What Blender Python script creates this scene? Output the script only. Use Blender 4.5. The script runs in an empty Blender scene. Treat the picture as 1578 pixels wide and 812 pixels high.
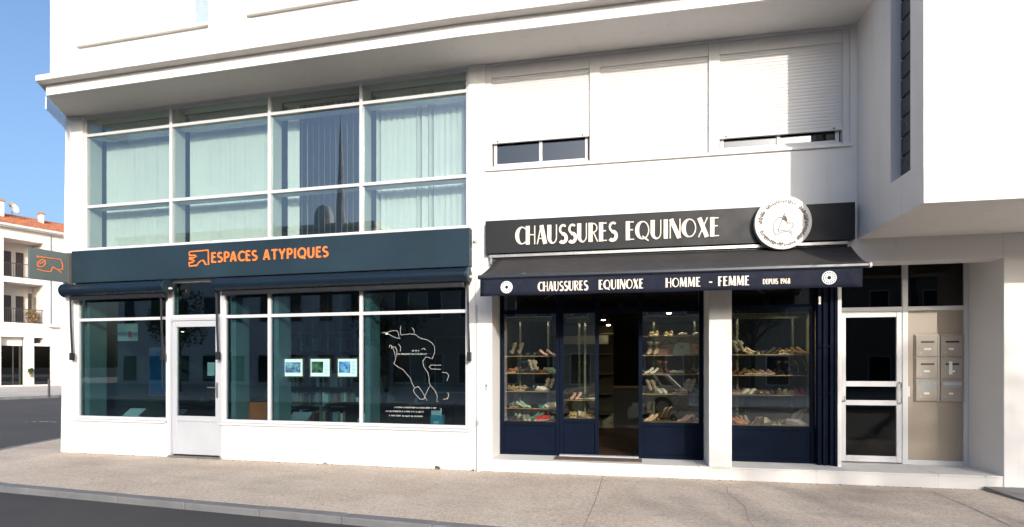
import bpy, bmesh, math, random
from mathutils import Matrix, Vector
random.seed(7)
SC = bpy.context.scene
COL = SC.collection
rad = math.radians

# ------------------------------------------------------------------ camera, sky, sun, exposure
cam_d = bpy.data.cameras.new('camera')
cam = bpy.data.objects.new('camera', cam_d); COL.objects.link(cam)
cam.location = (0, -7.762, 1.52)
cam.rotation_euler = (rad(90), 0, rad(13.304))
cam_d.sensor_width = 36; cam_d.lens = 19.62; cam_d.shift_y = 0.1001
cam_d.clip_start = 0.05; cam_d.clip_end = 3000
SC.camera = cam

SUN_DIR = Vector((0.4755, -0.8793, 0.0)).normalized()      # towards the sun, on the ground plane
SUN_EL = rad(19)
to_sun = Vector((SUN_DIR.x*math.cos(SUN_EL), SUN_DIR.y*math.cos(SUN_EL), math.sin(SUN_EL)))
w = bpy.data.worlds.new('World'); SC.world = w; w.use_nodes = True
nt = w.node_tree; nt.nodes.clear()
sky = nt.nodes.new('ShaderNodeTexSky'); sky.sky_type = 'NISHITA'; sky.sun_disc = False
sky.sun_elevation = SUN_EL
sky.sun_rotation = math.atan2(SUN_DIR.x, SUN_DIR.y)
sky.air_density = 1.0; sky.dust_density = 5.5; sky.ozone_density = 3.9; sky.altitude = 0
bg = nt.nodes.new('ShaderNodeBackground'); bg.inputs[1].default_value = 0.15
out = nt.nodes.new('ShaderNodeOutputWorld')
nt.links.new(sky.outputs[0], bg.inputs[0]); nt.links.new(bg.outputs[0], out.inputs[0])
sun_d = bpy.data.lights.new('sun', 'SUN'); sun_d.energy = 2.0; sun_d.angle = rad(0.55); sun_d.color = (1.0, 0.93, 0.84)
sun = bpy.data.objects.new('sun', sun_d); COL.objects.link(sun)
sun.rotation_euler = (-to_sun).to_track_quat('-Z', 'Y').to_euler()
sun.location = (20, -40, 20)
SC.view_settings.view_transform = 'Standard'; SC.view_settings.look = 'None'
SC.view_settings.exposure = 0.90; SC.view_settings.gamma = 1.0
SC.view_settings.use_curve_mapping = False
SC.render.engine = 'CYCLES'
SC.cycles.use_denoising = True
SC.cycles.max_bounces = 10; SC.cycles.transparent_max_bounces = 24
SC.cycles.caustics_reflective = False; SC.cycles.caustics_refractive = False
SC.cycles.sample_clamp_indirect = 6

# ------------------------------------------------------------------ frames
ID = Matrix.Identity(4)
BX = -2.3775
BEND = rad(2.098)
FR = Matrix.Translation((BX, 0, 0)) @ Matrix.Rotation(BEND, 4, 'Z')            # the right-hand wing, turned a little
FF = Matrix.Translation((-44.48, 22.42, 0)) @ Matrix.Rotation(rad(73.08), 4, 'Z')   # far house across the side street

# ------------------------------------------------------------------ materials
MATS = {}
def new_mat(name):
    m = bpy.data.materials.new(name); m.use_nodes = True
    nt = m.node_tree; nt.nodes.clear(); MATS[name] = m
    o = nt.nodes.new('ShaderNodeOutputMaterial')
    return m, nt, o
def N(nt, t, **kw):
    n = nt.nodes.new(t)
    for k, v in kw.items(): setattr(n, k, v)
    return n
def noise(nt, vec, scale, detail=4, rough=0.55):
    n = N(nt, 'ShaderNodeTexNoise'); n.inputs['Scale'].default_value = scale
    n.inputs['Detail'].default_value = detail; n.inputs['Roughness'].default_value = rough
    nt.links.new(vec, n.inputs['Vector']); return n.outputs[0]
def ramp(nt, fac, stops):
    r = N(nt, 'ShaderNodeValToRGB'); nt.links.new(fac, r.inputs[0])
    e = r.color_ramp.elements
    while len(e) < len(stops): e.new(0.5)
    for i, (p, c) in enumerate(stops):
        e[i].position = p; e[i].color = (c[0], c[1], c[2], 1) if not isinstance(c, (int, float)) else (c, c, c, 1)
    return r.outputs[0]
def mixc(nt, fac, a, b, mode='MIX'):
    m = N(nt, 'ShaderNodeMix', data_type='RGBA', blend_type=mode)
    for s, v in ((m.inputs[0], fac), (m.inputs[6], a), (m.inputs[7], b)):
        if hasattr(v, 'links') or hasattr(v, 'is_linked'): nt.links.new(v, s)
        elif isinstance(v, (int, float)): s.default_value = v if s.type == 'VALUE' else (v, v, v, 1)
        else: s.default_value = (v[0], v[1], v[2], 1)
    return m.outputs[2]
def pos(nt, scale=None):
    g = N(nt, 'ShaderNodeNewGeometry'); o = g.outputs['Position']
    if scale:
        mp = N(nt, 'ShaderNodeMapping'); mp.inputs['Scale'].default_value = scale
        nt.links.new(o, mp.inputs[0]); o = mp.outputs[0]
    return o
def bump(nt, h, strength=0.3, dist=0.01):
    b = N(nt, 'ShaderNodeBump'); b.inputs['Strength'].default_value = strength; b.inputs['Distance'].default_value = dist
    nt.links.new(h, b.inputs['Height']); return b.outputs[0]
def plain(name, col, rough=0.6, metal=0.0, var=0.08, scale=6.0, bstr=0.0, bscale=200, spec=0.5, coat=0.0):
    m, nt, o = new_mat(name); p = N(nt, 'ShaderNodeBsdfPrincipled')
    v = pos(nt); n = noise(nt, v, scale, 5)
    c = ramp(nt, n, [(0.3, [x*(1-var) for x in col]), (0.7, [min(1, x*(1+var)) for x in col])])
    nt.links.new(c, p.inputs['Base Color'])
    r2 = ramp(nt, noise(nt, v, scale*2.3), [(0.3, max(0, rough-0.08)), (0.7, min(1, rough+0.08))])
    nt.links.new(r2, p.inputs['Roughness'])
    p.inputs['Metallic'].default_value = metal; p.inputs['Specular IOR Level'].default_value = spec
    p.inputs['Coat Weight'].default_value = coat
    if bstr: nt.links.new(bump(nt, noise(nt, v, bscale, 3), bstr, 0.004), p.inputs['Normal'])
    nt.links.new(p.outputs[0], o.inputs[0]); return m
def render_mat(name, col, dirt=0.25, grain=0.25):
    """painted render: fine grain, broad tone drift, faint rain streaks and scuffs"""
    m, nt, o = new_mat(name); p = N(nt, 'ShaderNodeBsdfPrincipled')
    v = pos(nt)
    broad = ramp(nt, noise(nt, v, 0.55, 5), [(0.3, [x*0.955 for x in col]), (0.7, col)])
    streak = ramp(nt, noise(nt, pos(nt, (5, 5, 0.35)), 1.0, 6, 0.65), [(0.55, 0.0), (0.82, 1.0)])
    sc = N(nt, 'ShaderNodeMath', operation='MULTIPLY'); nt.links.new(streak, sc.inputs[0]); sc.inputs[1].default_value = dirt
    c = mixc(nt, sc.outputs[0], broad, [x*0.80 for x in (col[0], col[1]*0.98, col[2]*0.94)])
    spots = ramp(nt, noise(nt, v, 9, 6, 0.7), [(0.70, 0.0), (0.80, 1.0)])
    s2 = N(nt, 'ShaderNodeMath', operation='MULTIPLY'); nt.links.new(spots, s2.inputs[0]); s2.inputs[1].default_value = dirt*0.6
    c = mixc(nt, s2.outputs[0], c, [x*0.72 for x in col])
    nt.links.new(c, p.inputs['Base Color']); p.inputs['Roughness'].default_value = 0.85
    p.inputs['Specular IOR Level'].default_value = 0.25
    nt.links.new(bump(nt, noise(nt, v, 160, 4), grain, 0.003), p.inputs['Normal'])
    nt.links.new(p.outputs[0], o.inputs[0]); return m
def glass(name, tint, base=0.05, rough=0.0, wobble=0.0, power=4.0):
    """sheet glass: tinted see-through mixed with a mirror that grows at a slant"""
    m, nt, o = new_mat(name)
    tr = N(nt, 'ShaderNodeBsdfTransparent'); tr.inputs[0].default_value = (*tint, 1)
    gl = N(nt, 'ShaderNodeBsdfGlossy'); gl.inputs[0].default_value = (0.95, 0.98, 1, 1); gl.inputs['Roughness'].default_value = rough
    lw = N(nt, 'ShaderNodeLayerWeight'); lw.inputs[0].default_value = 0.5
    pw = N(nt, 'ShaderNodeMath', operation='POWER'); nt.links.new(lw.outputs['Facing'], pw.inputs[0]); pw.inputs[1].default_value = power
    ma = N(nt, 'ShaderNodeMath', operation='MULTIPLY_ADD'); nt.links.new(pw.outputs[0], ma.inputs[0]); ma.inputs[1].default_value = 1-base; ma.inputs[2].default_value = base
    mx = N(nt, 'ShaderNodeMixShader'); nt.links.new(ma.outputs[0], mx.inputs[0]); nt.links.new(tr.outputs[0], mx.inputs[1]); nt.links.new(gl.outputs[0], mx.inputs[2])
    if wobble:
        nt.links.new(bump(nt, noise(nt, pos(nt), 1.3, 1), wobble, 0.02), gl.inputs['Normal'])
    nt.links.new(mx.outputs[0], o.inputs[0]); return m
def emit(name, col, s):
    m, nt, o = new_mat(name); e = N(nt, 'ShaderNodeEmission'); e.inputs[0].default_value = (*col, 1); e.inputs[1].default_value = s
    nt.links.new(e.outputs[0], o.inputs[0]); return m

WHITE = render_mat('white_render', (0.73, 0.715, 0.695), 0.7)
WHITE2 = render_mat('white_step_paint', (0.68, 0.665, 0.64), 0.7, 0.3)
CREAM = render_mat('cream_render', (0.76, 0.71, 0.66), 0.25)
ALU = plain('white_aluminium', (0.57, 0.575, 0.59), 0.35, 0, 0.03, 3)
ALU_G = plain('grey_white_aluminium', (0.43, 0.445, 0.475), 0.38, 0, 0.04, 3)
PVC = plain('white_plastic_shutter', (0.61, 0.60, 0.595), 0.5, 0, 0.02, 2)
SIGN_L = plain('slate_blue_sign_panel', (0.017, 0.034, 0.049), 0.45, 0, 0.18, 0.8, spec=0.2)
SIGN_R = plain('charcoal_sign_panel', (0.013, 0.014, 0.017), 0.5, 0, 0.10, 2.0, spec=0.3)
NAVY = plain('navy_painted_metal', (0.0035, 0.007, 0.018), 0.65, 0, 0.12, 3, spec=0.06)
NAVY_C = plain('navy_cassette_metal', (0.007, 0.016, 0.028), 0.32, 0, 0.1, 1, spec=0.35)
BLACK = plain('black_plastic', (0.012, 0.012, 0.014), 0.45, 0, 0.1, 5)
FABRIC = plain('dark_awning_canvas', (0.040, 0.037, 0.038), 0.75, 0, 0.15, 3, 0.25, 700, 0.3)
VALANCE = plain('navy_valance_canvas', (0.007, 0.010, 0.024), 0.8, 0, 0.12, 4, 0.25, 700, 0.3)
ORANGE = plain('orange_lettering', (0.78, 0.20, 0.045), 0.45, 0, 0.04, 4)
IVORY = plain('ivory_lettering', (0.74, 0.66, 0.56), 0.5, 0, 0.04, 8)
DISCW = plain('white_disc_enamel', (0.60, 0.58, 0.56), 0.45, 0, 0.04, 4)
INK = plain('brown_ink', (0.09, 0.07, 0.06), 0.6)
STEEL = plain('brushed_steel', (0.42, 0.41, 0.39), 0.35, 0.9, 0.1, 10)
BEIGE = plain('beige_panel', (0.30, 0.25, 0.195), 0.45, 0, 0.07, 2)
BOXMET = plain('beige_letterbox_metal', (0.33, 0.29, 0.245), 0.42, 0, 0.08, 5)
PAPER = plain('paper', (0.72, 0.76, 0.76), 0.7, 0, 0.03, 20)
GREYB = plain('grey_paper', (0.30, 0.34, 0.36), 0.7, 0, 0.2, 60)
SLATV = plain('pale_blind_fabric', (0.68, 0.71, 0.68), 0.8, 0, 0.03, 4, 0.1, 300)
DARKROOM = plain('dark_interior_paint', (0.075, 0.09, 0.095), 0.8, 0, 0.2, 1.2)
TEALWALL = plain('grey_teal_interior_wall', (0.16, 0.20, 0.20), 0.8, 0, 0.15, 1.0)
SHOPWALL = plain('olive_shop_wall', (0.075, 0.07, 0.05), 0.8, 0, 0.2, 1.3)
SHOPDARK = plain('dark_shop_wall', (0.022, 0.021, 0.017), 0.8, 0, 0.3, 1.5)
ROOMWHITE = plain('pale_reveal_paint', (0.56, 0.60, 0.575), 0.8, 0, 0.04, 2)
WOODF = plain('brown_shop_floor', (0.035, 0.018, 0.010), 0.5, 0, 0.25, 5)
WOOD = plain('honey_wood_shelf', (0.27, 0.175, 0.08), 0.5, 0, 0.2, 9)
SHELFG = glass('shelf_glass', (0.70, 0.76, 0.68), 0.05)
SHELFE = plain('green_glass_edge', (0.085, 0.105, 0.075), 0.25, 0, 0.1, 9)
G_UP = glass('green_window_glass', (0.87, 0.925, 0.905), 0.15, 0.0, 0.03)
G_SHOP = glass('dark_agency_glass', (0.58, 0.71, 0.72), 0.09, 0.0, 0.03)
G_SHOE = glass('shoe_shop_glass', (0.92, 0.93, 0.87), 0.10, 0.0, 0.02)
G_DOOR = glass('dark_door_glass', (0.30, 0.29, 0.27), 0.035, 0.0, 0.05)
G_WIN = glass('blue_window_glass', (0.34, 0.40, 0.46), 0.10, 0.0, 0.05)
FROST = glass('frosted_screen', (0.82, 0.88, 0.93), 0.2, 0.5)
LAMP = emit('warm_spot_lamp', (1.0, 0.78, 0.50), 28)
TUBE = emit('display_tube_light', (1.0, 0.86, 0.58), 38)
TILE = plain('terracotta_roof_tile', (0.40, 0.14, 0.065), 0.85, 0, 0.35, 3)
KERBM = plain('grey_granite_kerb', (0.17, 0.17, 0.175), 0.8, 0, 0.18, 3, 0.4, 90)
GREYST = plain('dark_grey_stone', (0.20, 0.195, 0.19), 0.85, 0, 0.25, 4, 0.5, 60)
RAILM = plain('dark_railing', (0.06, 0.052, 0.05), 0.5)
TERRA = plain('terracotta_pot', (0.42, 0.20, 0.11), 0.8, 0, 0.15, 12)
MATM = plain('brown_door_mat', (0.13, 0.085, 0.06), 0.95, 0, 0.25, 14, 0.5, 400)
BLUEP = plain('blue_poster_print', (0.012, 0.085, 0.22), 0.5, 0, 0.5, 2.2)
CARP = plain('warm_grey_car_paint', (0.58, 0.54, 0.47), 0.3, 0.3, 0.03, 2, coat=0.6)
RUBBER = plain('tyre_rubber', (0.015, 0.015, 0.015), 0.8)
BRICKGL = plain('smoky_glass_brick', (0.045, 0.050, 0.050), 0.10, 0, 0.25, 8)
MORTAR = plain('glass_brick_mortar', (0.33, 0.33, 0.30), 0.8)
BARK = plain('tree_bark', (0.12, 0.09, 0.065), 0.9, 0, 0.3, 12, 0.5, 40)

def ground_mats():
    # pavement: beige washed concrete with aggregate, wear and stains
    m, nt, o = new_mat('beige_pavement'); p = N(nt, 'ShaderNodeBsdfPrincipled'); v = pos(nt)
    base = ramp(nt, noise(nt, v, 0.9, 6, 0.6), [(0.28, (0.50, 0.405, 0.32)), (0.5, (0.60, 0.50, 0.405)), (0.75, (0.66, 0.57, 0.475))])
    vor = N(nt, 'ShaderNodeTexVoronoi'); vor.inputs['Scale'].default_value = 85; nt.links.new(v, vor.inputs['Vector'])
    hs = N(nt, 'ShaderNodeSeparateColor'); nt.links.new(vor.outputs['Color'], hs.inputs[0])
    ag = ramp(nt, hs.outputs[0], [(0.0, 0.72), (0.45, 0.98), (1.0, 1.12)])
    c = mixc(nt, 1.0, base, ag, 'MULTIPLY')
    sp = ramp(nt, noise(nt, v, 19, 5, 0.75), [(0.30, 0.68), (0.5, 1.0), (0.72, 1.12)])
    c = mixc(nt, 1.0, c, sp, 'MULTIPLY')
    st = ramp(nt, noise(nt, pos(nt, (0.35, 1.1, 1)), 1.6, 6, 0.62), [(0.50, 0.0), (0.72, 0.55)])
    c = mixc(nt, st, c, (0.36, 0.31, 0.265))
    gum = ramp(nt, noise(nt, v, 5.5, 2, 0.4), [(0.735, 0.0), (0.75, 0.6)])
    c = mixc(nt, gum, c, (0.30, 0.27, 0.24))
    nt.links.new(c, p.inputs['Base Color']); p.inputs['Roughness'].default_value = 0.9; p.inputs['Specular IOR Level'].default_value = 0.3
    inv = N(nt, 'ShaderNodeMath', operation='SUBTRACT'); inv.inputs[0].default_value = 1; nt.links.new(vor.outputs['Distance'], inv.inputs[1])
    h = mixc(nt, 0.5, inv.outputs[0], noise(nt, v, 26, 4, 0.7))
    nt.links.new(bump(nt, h, 0.75, 0.012), p.inputs['Normal'])
    nt.links.new(p.outputs[0], o.inputs[0])
    # asphalt
    m, nt, o = new_mat('asphalt'); p = N(nt, 'ShaderNodeBsdfPrincipled'); v = pos(nt)
    base = ramp(nt, noise(nt, v, 0.35, 6, 0.6), [(0.3, (0.042, 0.040, 0.040)), (0.7, (0.070, 0.067, 0.066))])
    sp = ramp(nt, noise(nt, v, 120, 3, 0.8), [(0.3, 0.6), (0.7, 1.35)])
    c = mixc(nt, 1.0, base, sp, 'MULTIPLY')
    st = ramp(nt, noise(nt, pos(nt, (0.15, 1.2, 1)), 1.2, 5), [(0.5, 0.0), (0.75, 0.5)])
    c = mixc(nt, st, c, (0.040, 0.039, 0.040))
    nt.links.new(c, p.inputs['Base Color']); p.inputs['Roughness'].default_value = 0.85
    nt.links.new(bump(nt, noise(nt, v, 150, 3, 0.8), 0.6, 0.006), p.inputs['Normal'])
    nt.links.new(p.outputs[0], o.inputs[0])
ground_mats()
PAVE = MATS['beige_pavement']; ASPH = MATS['asphalt']

# ------------------------------------------------------------------ mesh helpers
WPOS = {}
def link(o, parent=None):
    COL.objects.link(o)
    if parent is not None:
        o.parent = parent
        o.matrix_parent_inverse = WM[parent.name].inverted()
    return o
WM = {}
class MB:
    def __init__(s, fr=ID): s.v = []; s.f = []; s.fr = fr; s.m = []; s.mi = 0
    def add(s, vs, fs):
        n = len(s.v); s.v += [s.fr @ Vector(p) for p in vs]; s.f += [tuple(n+i for i in f) for f in fs]; s.m += [s.mi]*len(fs); return s
    def box(s, x0, x1, y0, y1, z0, z1):
        return s.add([(x0,y0,z0),(x1,y0,z0),(x1,y1,z0),(x0,y1,z0),(x0,y0,z1),(x1,y0,z1),(x1,y1,z1),(x0,y1,z1)],
                     [(0,3,2,1),(4,5,6,7),(0,1,5,4),(1,2,6,5),(2,3,7,6),(3,0,4,7)])
    def room(s, x0, x1, y0, y1, z0, z1, skip=''):
        fs = {'b':(0,1,2,3),'t':(4,7,6,5),'f':(0,4,5,1),'r':(1,5,6,2),'k':(2,6,7,3),'l':(3,7,4,0)}
        return s.add([(x0,y0,z0),(x1,y0,z0),(x1,y1,z0),(x0,y1,z0),(x0,y0,z1),(x1,y0,z1),(x1,y1,z1),(x0,y1,z1)], [f for k, f in fs.items() if k not in skip])
    def prism_z(s, poly, z0, z1):
        n = len(poly); vs = [(x,y,z0) for x,y in poly]+[(x,y,z1) for x,y in poly]
        return s.add(vs, [tuple(range(n-1,-1,-1)), tuple(range(n,2*n))]+[(i,(i+1)%n,n+(i+1)%n,n+i) for i in range(n)])
    def prism_x(s, poly, x0, x1):           # poly in (y, z)
        n = len(poly); vs = [(x0,y,z) for y,z in poly]+[(x1,y,z) for y,z in poly]
        return s.add(vs, [tuple(range(n)), tuple(range(2*n-1,n-1,-1))]+[(i,n+i,n+(i+1)%n,(i+1)%n) for i in range(n)])
    def prism_y(s, poly, y0, y1):           # poly in (x, z)
        n = len(poly); vs = [(x,y0,z) for x,z in poly]+[(x,y1,z) for x,z in poly]
        return s.add(vs, [tuple(range(n)), tuple(range(2*n-1,n-1,-1))]+[(i,n+i,n+(i+1)%n,(i+1)%n) for i in range(n)])
    def tube(s, pts, r, n=8, closed=False):
        pts = [Vector(p) for p in pts]; rings = []
        for i, p in enumerate(pts):
            a = pts[i-1] if (i or closed) else p; b = pts[(i+1)%len(pts)] if (i < len(pts)-1 or closed) else p
            d = (b-a).normalized(); u = d.cross(Vector((0,0,1)))
            if u.length < 1e-3: u = d.cross(Vector((1,0,0)))
            u.normalize(); w2 = d.cross(u); rr = r[i] if isinstance(r, (list, tuple)) else r
            rings.append([p+u*(rr*math.cos(2*math.pi*k/n))+w2*(rr*math.sin(2*math.pi*k/n)) for k in range(n)])
        vs = [tuple(q) for g in rings for q in g]; fs = []
        m = len(rings)
        for i in range(m if closed else m-1):
            j = (i+1) % m
            for k in range(n): fs.append((i*n+k, i*n+(k+1)%n, j*n+(k+1)%n, j*n+k))
        if not closed: fs += [tuple(range(n-1,-1,-1)), tuple((m-1)*n+k for k in range(n))]
        return s.add(vs, fs)
    def lathe(s, prof, cx, cy, n=20):       # prof of (r, z) about a vertical axis
        vs = [(cx+r*math.cos(2*math.pi*k/n), cy+r*math.sin(2*math.pi*k/n), z) for r, z in prof for k in range(n)]
        fs = [(i*n+k, i*n+(k+1)%n, (i+1)*n+(k+1)%n, (i+1)*n+k) for i in range(len(prof)-1) for k in range(n)]
        fs += [tuple(range(n-1,-1,-1)), tuple((len(prof)-1)*n+k for k in range(n))]
        return s.add(vs, fs)
    def disc_y(s, cx, cz, r, y0, y1, n=40, r2=None):
        vs = [(cx+r*math.cos(2*math.pi*k/n), y0, cz+r*math.sin(2*math.pi*k/n)) for k in range(n)]
        r2 = r if r2 is None else r2
        vs += [(cx+r2*math.cos(2*math.pi*k/n), y1, cz+r2*math.sin(2*math.pi*k/n)) for k in range(n)]
        return s.add(vs, [tuple(range(n)), tuple(range(2*n-1,n-1,-1))]+[(k,n+k,n+(k+1)%n,(k+1)%n) for k in range(n)])
    def stroke(s, pts, y0, y1, wd):
        """flat ribbon in the x-z plane, from y0 (front) to y1; wd one width or one per point"""
        n = len(pts); L = []; R = []
        for i in range(n):
            a = pts[max(0,i-1)]; b = pts[min(n-1,i+1)]; dx, dz = b[0]-a[0], b[1]-a[1]; l = math.hypot(dx,dz) or 1
            nx, nz = -dz/l, dx/l; h = (wd[i] if isinstance(wd,(list,tuple)) else wd)/2
            if 0 < i < n-1:
                d1 = (pts[i][0]-a[0], pts[i][1]-a[1]); l1 = math.hypot(*d1) or 1
                c = abs((-d1[1]/l1)*nx+(d1[0]/l1)*nz); h = h/max(c,0.6)
            L.append((pts[i][0]+nx*h, pts[i][1]+nz*h)); R.append((pts[i][0]-nx*h, pts[i][1]-nz*h))
        vs = [(x,y0,z) for x,z in L]+[(x,y0,z) for x,z in R]+[(x,y1,z) for x,z in L]+[(x,y1,z) for x,z in R]
        fs = []
        for i in range(n-1):
            fs += [(i,n+i,n+i+1,i+1),(2*n+i,2*n+i+1,3*n+i+1,3*n+i),(i,i+1,2*n+i+1,2*n+i),(n+i,3*n+i,3*n+i+1,n+i+1)]
        fs += [(0,2*n,3*n,n),(n-1,2*n-1,4*n-1,3*n-1)]
        return s.add(vs, fs)
    def mesh(s, name, mats, smooth=False, origin=None):
        me = bpy.data.meshes.new(name)
        o = Vector(origin) if origin is not None else Vector((0,0,0))
        me.from_pydata([tuple(p-o) for p in s.v], [], s.f)
        bm = bmesh.new(); bm.from_mesh(me); bmesh.ops.recalc_face_normals(bm, faces=bm.faces); bm.to_mesh(me); bm.free()
        for m in (mats if isinstance(mats,(list,tuple)) else [mats]): me.materials.append(m)
        if isinstance(mats,(list,tuple)): me.polygons.foreach_set('material_index', s.m)
        if smooth: me.polygons.foreach_set('use_smooth', [True]*len(me.polygons))
        return me
    def build(s, name, mats, parent=None, smooth=False, bev=0.0, keep=False):
        if keep:   # keep winding: rooms seen from inside do not care
            pass
        lo = [min(p[i] for p in s.v) for i in range(3)]; hi = [max(p[i] for p in s.v) for i in range(3)]
        org = Vector(((lo[0]+hi[0])/2, (lo[1]+hi[1])/2, lo[2]))
        me = s.mesh(name, mats, smooth, org)
        o = bpy.data.objects.new(name, me); o.location = org
        link(o, parent); WM[o.name] = Matrix.Translation(org)
        if bev:
            b = o.modifiers.new('bevel', 'BEVEL'); b.width = bev; b.segments = 2; b.limit_method = 'ANGLE'; b.angle_limit = rad(40)
        if smooth:
            try: me.set_sharp_from_angle(angle=rad(40))
            except Exception: pass
        return o
def tag(o, label=None, cat=None, group=None, kind=None):
    if label: o['label'] = label
    if cat: o['category'] = cat
    if group: o['group'] = group
    if kind: o['kind'] = kind
    return o
def thing(name, p, label, cat, fr=ID, group=None):
    o = bpy.data.objects.new(name, None); o.empty_display_size = 0.1
    o.location = fr @ Vector(p); COL.objects.link(o); WM[o.name] = Matrix.Translation(o.location)
    return tag(o, label, cat, group)
def inst(name, me, p, rz, parent=None, fr=ID, scale=(1,1,1), extra=None):
    """one more object on shared mesh data, at p turned by rz inside the frame"""
    ang = fr.to_euler().z + rz
    M = Matrix.Translation(fr @ Vector(p)) @ Matrix.Rotation(ang, 4, 'Z')
    if extra is not None: M = M @ extra
    M = M @ Matrix.Diagonal((*scale, 1))
    o = bpy.data.objects.new(name, me); link(o, parent); o.matrix_basis = M; WM[o.name] = M.copy()
    return o
def bx(name, mat, parent, b, fr=ID, bev=0.0, **kw): return MB(fr).box(*b).build(name, mat, parent, bev=bev, **kw)

# ------------------------------------------------------------------ lettering, drawn stroke by stroke
def arc(cx, cy, rx, ry, a0, a1, wf, n=14):
    return [(cx+rx*math.cos(rad(a0+(a1-a0)*i/n)), cy+ry*math.sin(rad(a0+(a1-a0)*i/n)), wf(a0+(a1-a0)*i/n)) for i in range(n+1)]
def wl(a): return max(0.0, -math.cos(rad(a)))**1.3        # heavy on the left flank
def c1(a): return 0.0
def cs(w): return lambda a: w
GL = {
 'C': (0.60, [arc(.40,.5,.32,.45,48,312,wl)]),
 'H': (0.62, [[(.10,0,1),(.10,1,1)], [(.54,0,0),(.54,1,0)], [(.10,.52,0),(.54,.52,0)]]),
 'A': (0.62, [[(.03,0,0),(.27,1,0)], [(.29,1,1),(.52,0,1)], [(.10,.30,0),(.46,.30,0)]]),
 'U': (0.64, [[(.11,1,1),(.11,.34,1)]+[(.33+.22*math.cos(rad(t)), .34+.31*math.sin(rad(t)), max(0,1-(t-180)/110)) for t in range(190,361,17)]+[(.55,1,0)]]),
 'S': (0.52, [arc(.27,.735,.19,.215,40,270,cs(.35),10)[:-1]+arc(.25,.265,.21,.225,90,-140,cs(.75),12)]),
 'R': (0.58, [[(.11,0,1),(.11,1,1)], [(.11,.955,0),(.28,.955,0)]+arc(.29,.73,.20,.225,90,-90,c1,8)+[(.11,.505,0)], [(.28,.50,0),(.54,0,0)]]),
 'E': (0.50, [[(.11,0,1),(.11,1,1)], [(.11,.955,0),(.44,.955,0)], [(.11,.55,0),(.40,.55,0)], [(.11,.045,0),(.46,.045,0)]]),
 'Q': (0.76, [arc(.39,.5,.32,.45,80,440,wl,22), [(.36,.20,0),(.52,.06,.2),(.70,-.06,0)]]),
 'I': (0.26, [[(.13,0,1),(.13,1,1)]]),
 'N': (0.66, [[(.06,0,0),(.06,1,0)], [(.10,1,1),(.54,0,1)], [(.58,0,0),(.58,1,0)]]),
 'O': (0.74, [arc(.38,.5,.32,.45,80,440,wl,22)]),
 'X': (0.62, [[(.10,1,1),(.50,0,1)], [(.53,1,0),(.06,0,0)]]),
 'M': (0.80, [[(.06,0,0),(.10,1,0)], [(.14,1,1),(.37,.08,1)], [(.37,.08,0),(.62,1,0)], [(.66,0,1),(.64,1,1)]]),
 'F': (0.48, [[(.11,0,1),(.11,1,1)], [(.11,.955,0),(.44,.955,0)], [(.11,.53,0),(.38,.53,0)]]),
 'D': (0.66, [[(.11,0,1),(.11,1,1)], [(.11,.955,0),(.22,.955,0)]+arc(.24,.5,.33,.455,90,-90,c1,12)+[(.11,.045,0)]]),
 'P': (0.54, [[(.11,0,1),(.11,1,1)], [(.11,.955,0),(.28,.955,0)]+arc(.29,.70,.20,.255,90,-90,c1,8)+[(.11,.445,0)]]),
 'T': (0.58, [[(.29,0,1),(.29,1,1)], [(.02,.93,0),(.56,.93,0)]]),
 'Y': (0.60, [[(.30,0,1),(.30,.46,1)], [(.30,.44,0),(.05,1,0)], [(.30,.44,0),(.55,1,0)]]),
 '1': (0.36, [[(.20,0,1),(.20,1,1)], [(.06,.80,0),(.20,.97,0)]]),
 '9': (0.56, [arc(.27,.70,.20,.25,0,360,cs(.3),16), [(.47,.70,.5),(.44,.35,.5),(.22,.02,.3)]]),
 '6': (0.56, [arc(.28,.30,.20,.25,0,360,cs(.3),16), [(.08,.30,.5),(.12,.65,.5),(.36,.98,.3)]]),
 '8': (0.56, [arc(.27,.73,.17,.22,-90,270,cs(.3),16), arc(.27,.27,.20,.23,-90,270,cs(.5),16)]),
 '-': (0.40, [[(.06,.42,.6),(.34,.42,.6)]]),
 ' ': (0.38, []),
}
SANSW = {'M':.86}
def lettering(txt, x0, x1, z0, h, y, depth, thick, thin, mat, parent, fr, track=0.06, name='letter'):
    total = sum(GL[c][0]+track for c in txt) - track
    sx = (x1-x0)/(total*h); x = x0; out = []
    for c in txt:
        wd, strokes = GL[c]
        if strokes:
            mb = MB(fr)
            for i, st in enumerate(strokes):
                pts = [(x+px*h*sx, z0+pz*h) for px, pz, _ in st]
                ws = [(thin+(thick-thin)*q)*h for _, _, q in st]
                mb.stroke(pts, y-depth-0.0004*i, y, ws)
            out.append(mb.build(name, mat, parent))
        x += (wd+track)*h*sx
    return out

# ================================================================== the ground
RZ = -0.075                                                   # road level; pavement top is z = 0
tag(MB().box(-600, 600, -600, 600, RZ-0.5, RZ).build('road', ASPH), kind='structure')
def kerb_y(x): return -2.76 - 0.061*(x+1.74)
front = [(34, kerb_y(34)), (10, kerb_y(10)), (-1.74, kerb_y(-1.74)), (-8.3, kerb_y(-8.3))]
corner = [(-9.3, -2.12), (-10.2, -1.68), (-10.9, -1.05), (-11.35, -0.35), (-11.56, 0.08), (-11.81, 0.83), (-12.08, 1.59), (-14.2, 7.8), (-18.5, 20), (-24, 36)]
outer = front + corner
# pavement edge sits behind a kerb 0.15 wide
def inset(pts, d):
    r = []
    for i, p in enumerate(pts):
        a = pts[max(0, i-1)]; b = pts[min(len(pts)-1, i+1)]; dx, dy = b[0]-a[0], b[1]-a[1]; l = math.hypot(dx, dy)
        r.append((p[0]+dy/l*d, p[1]-dx/l*d))
    return r
inner = inset(outer, 0.15)
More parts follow.
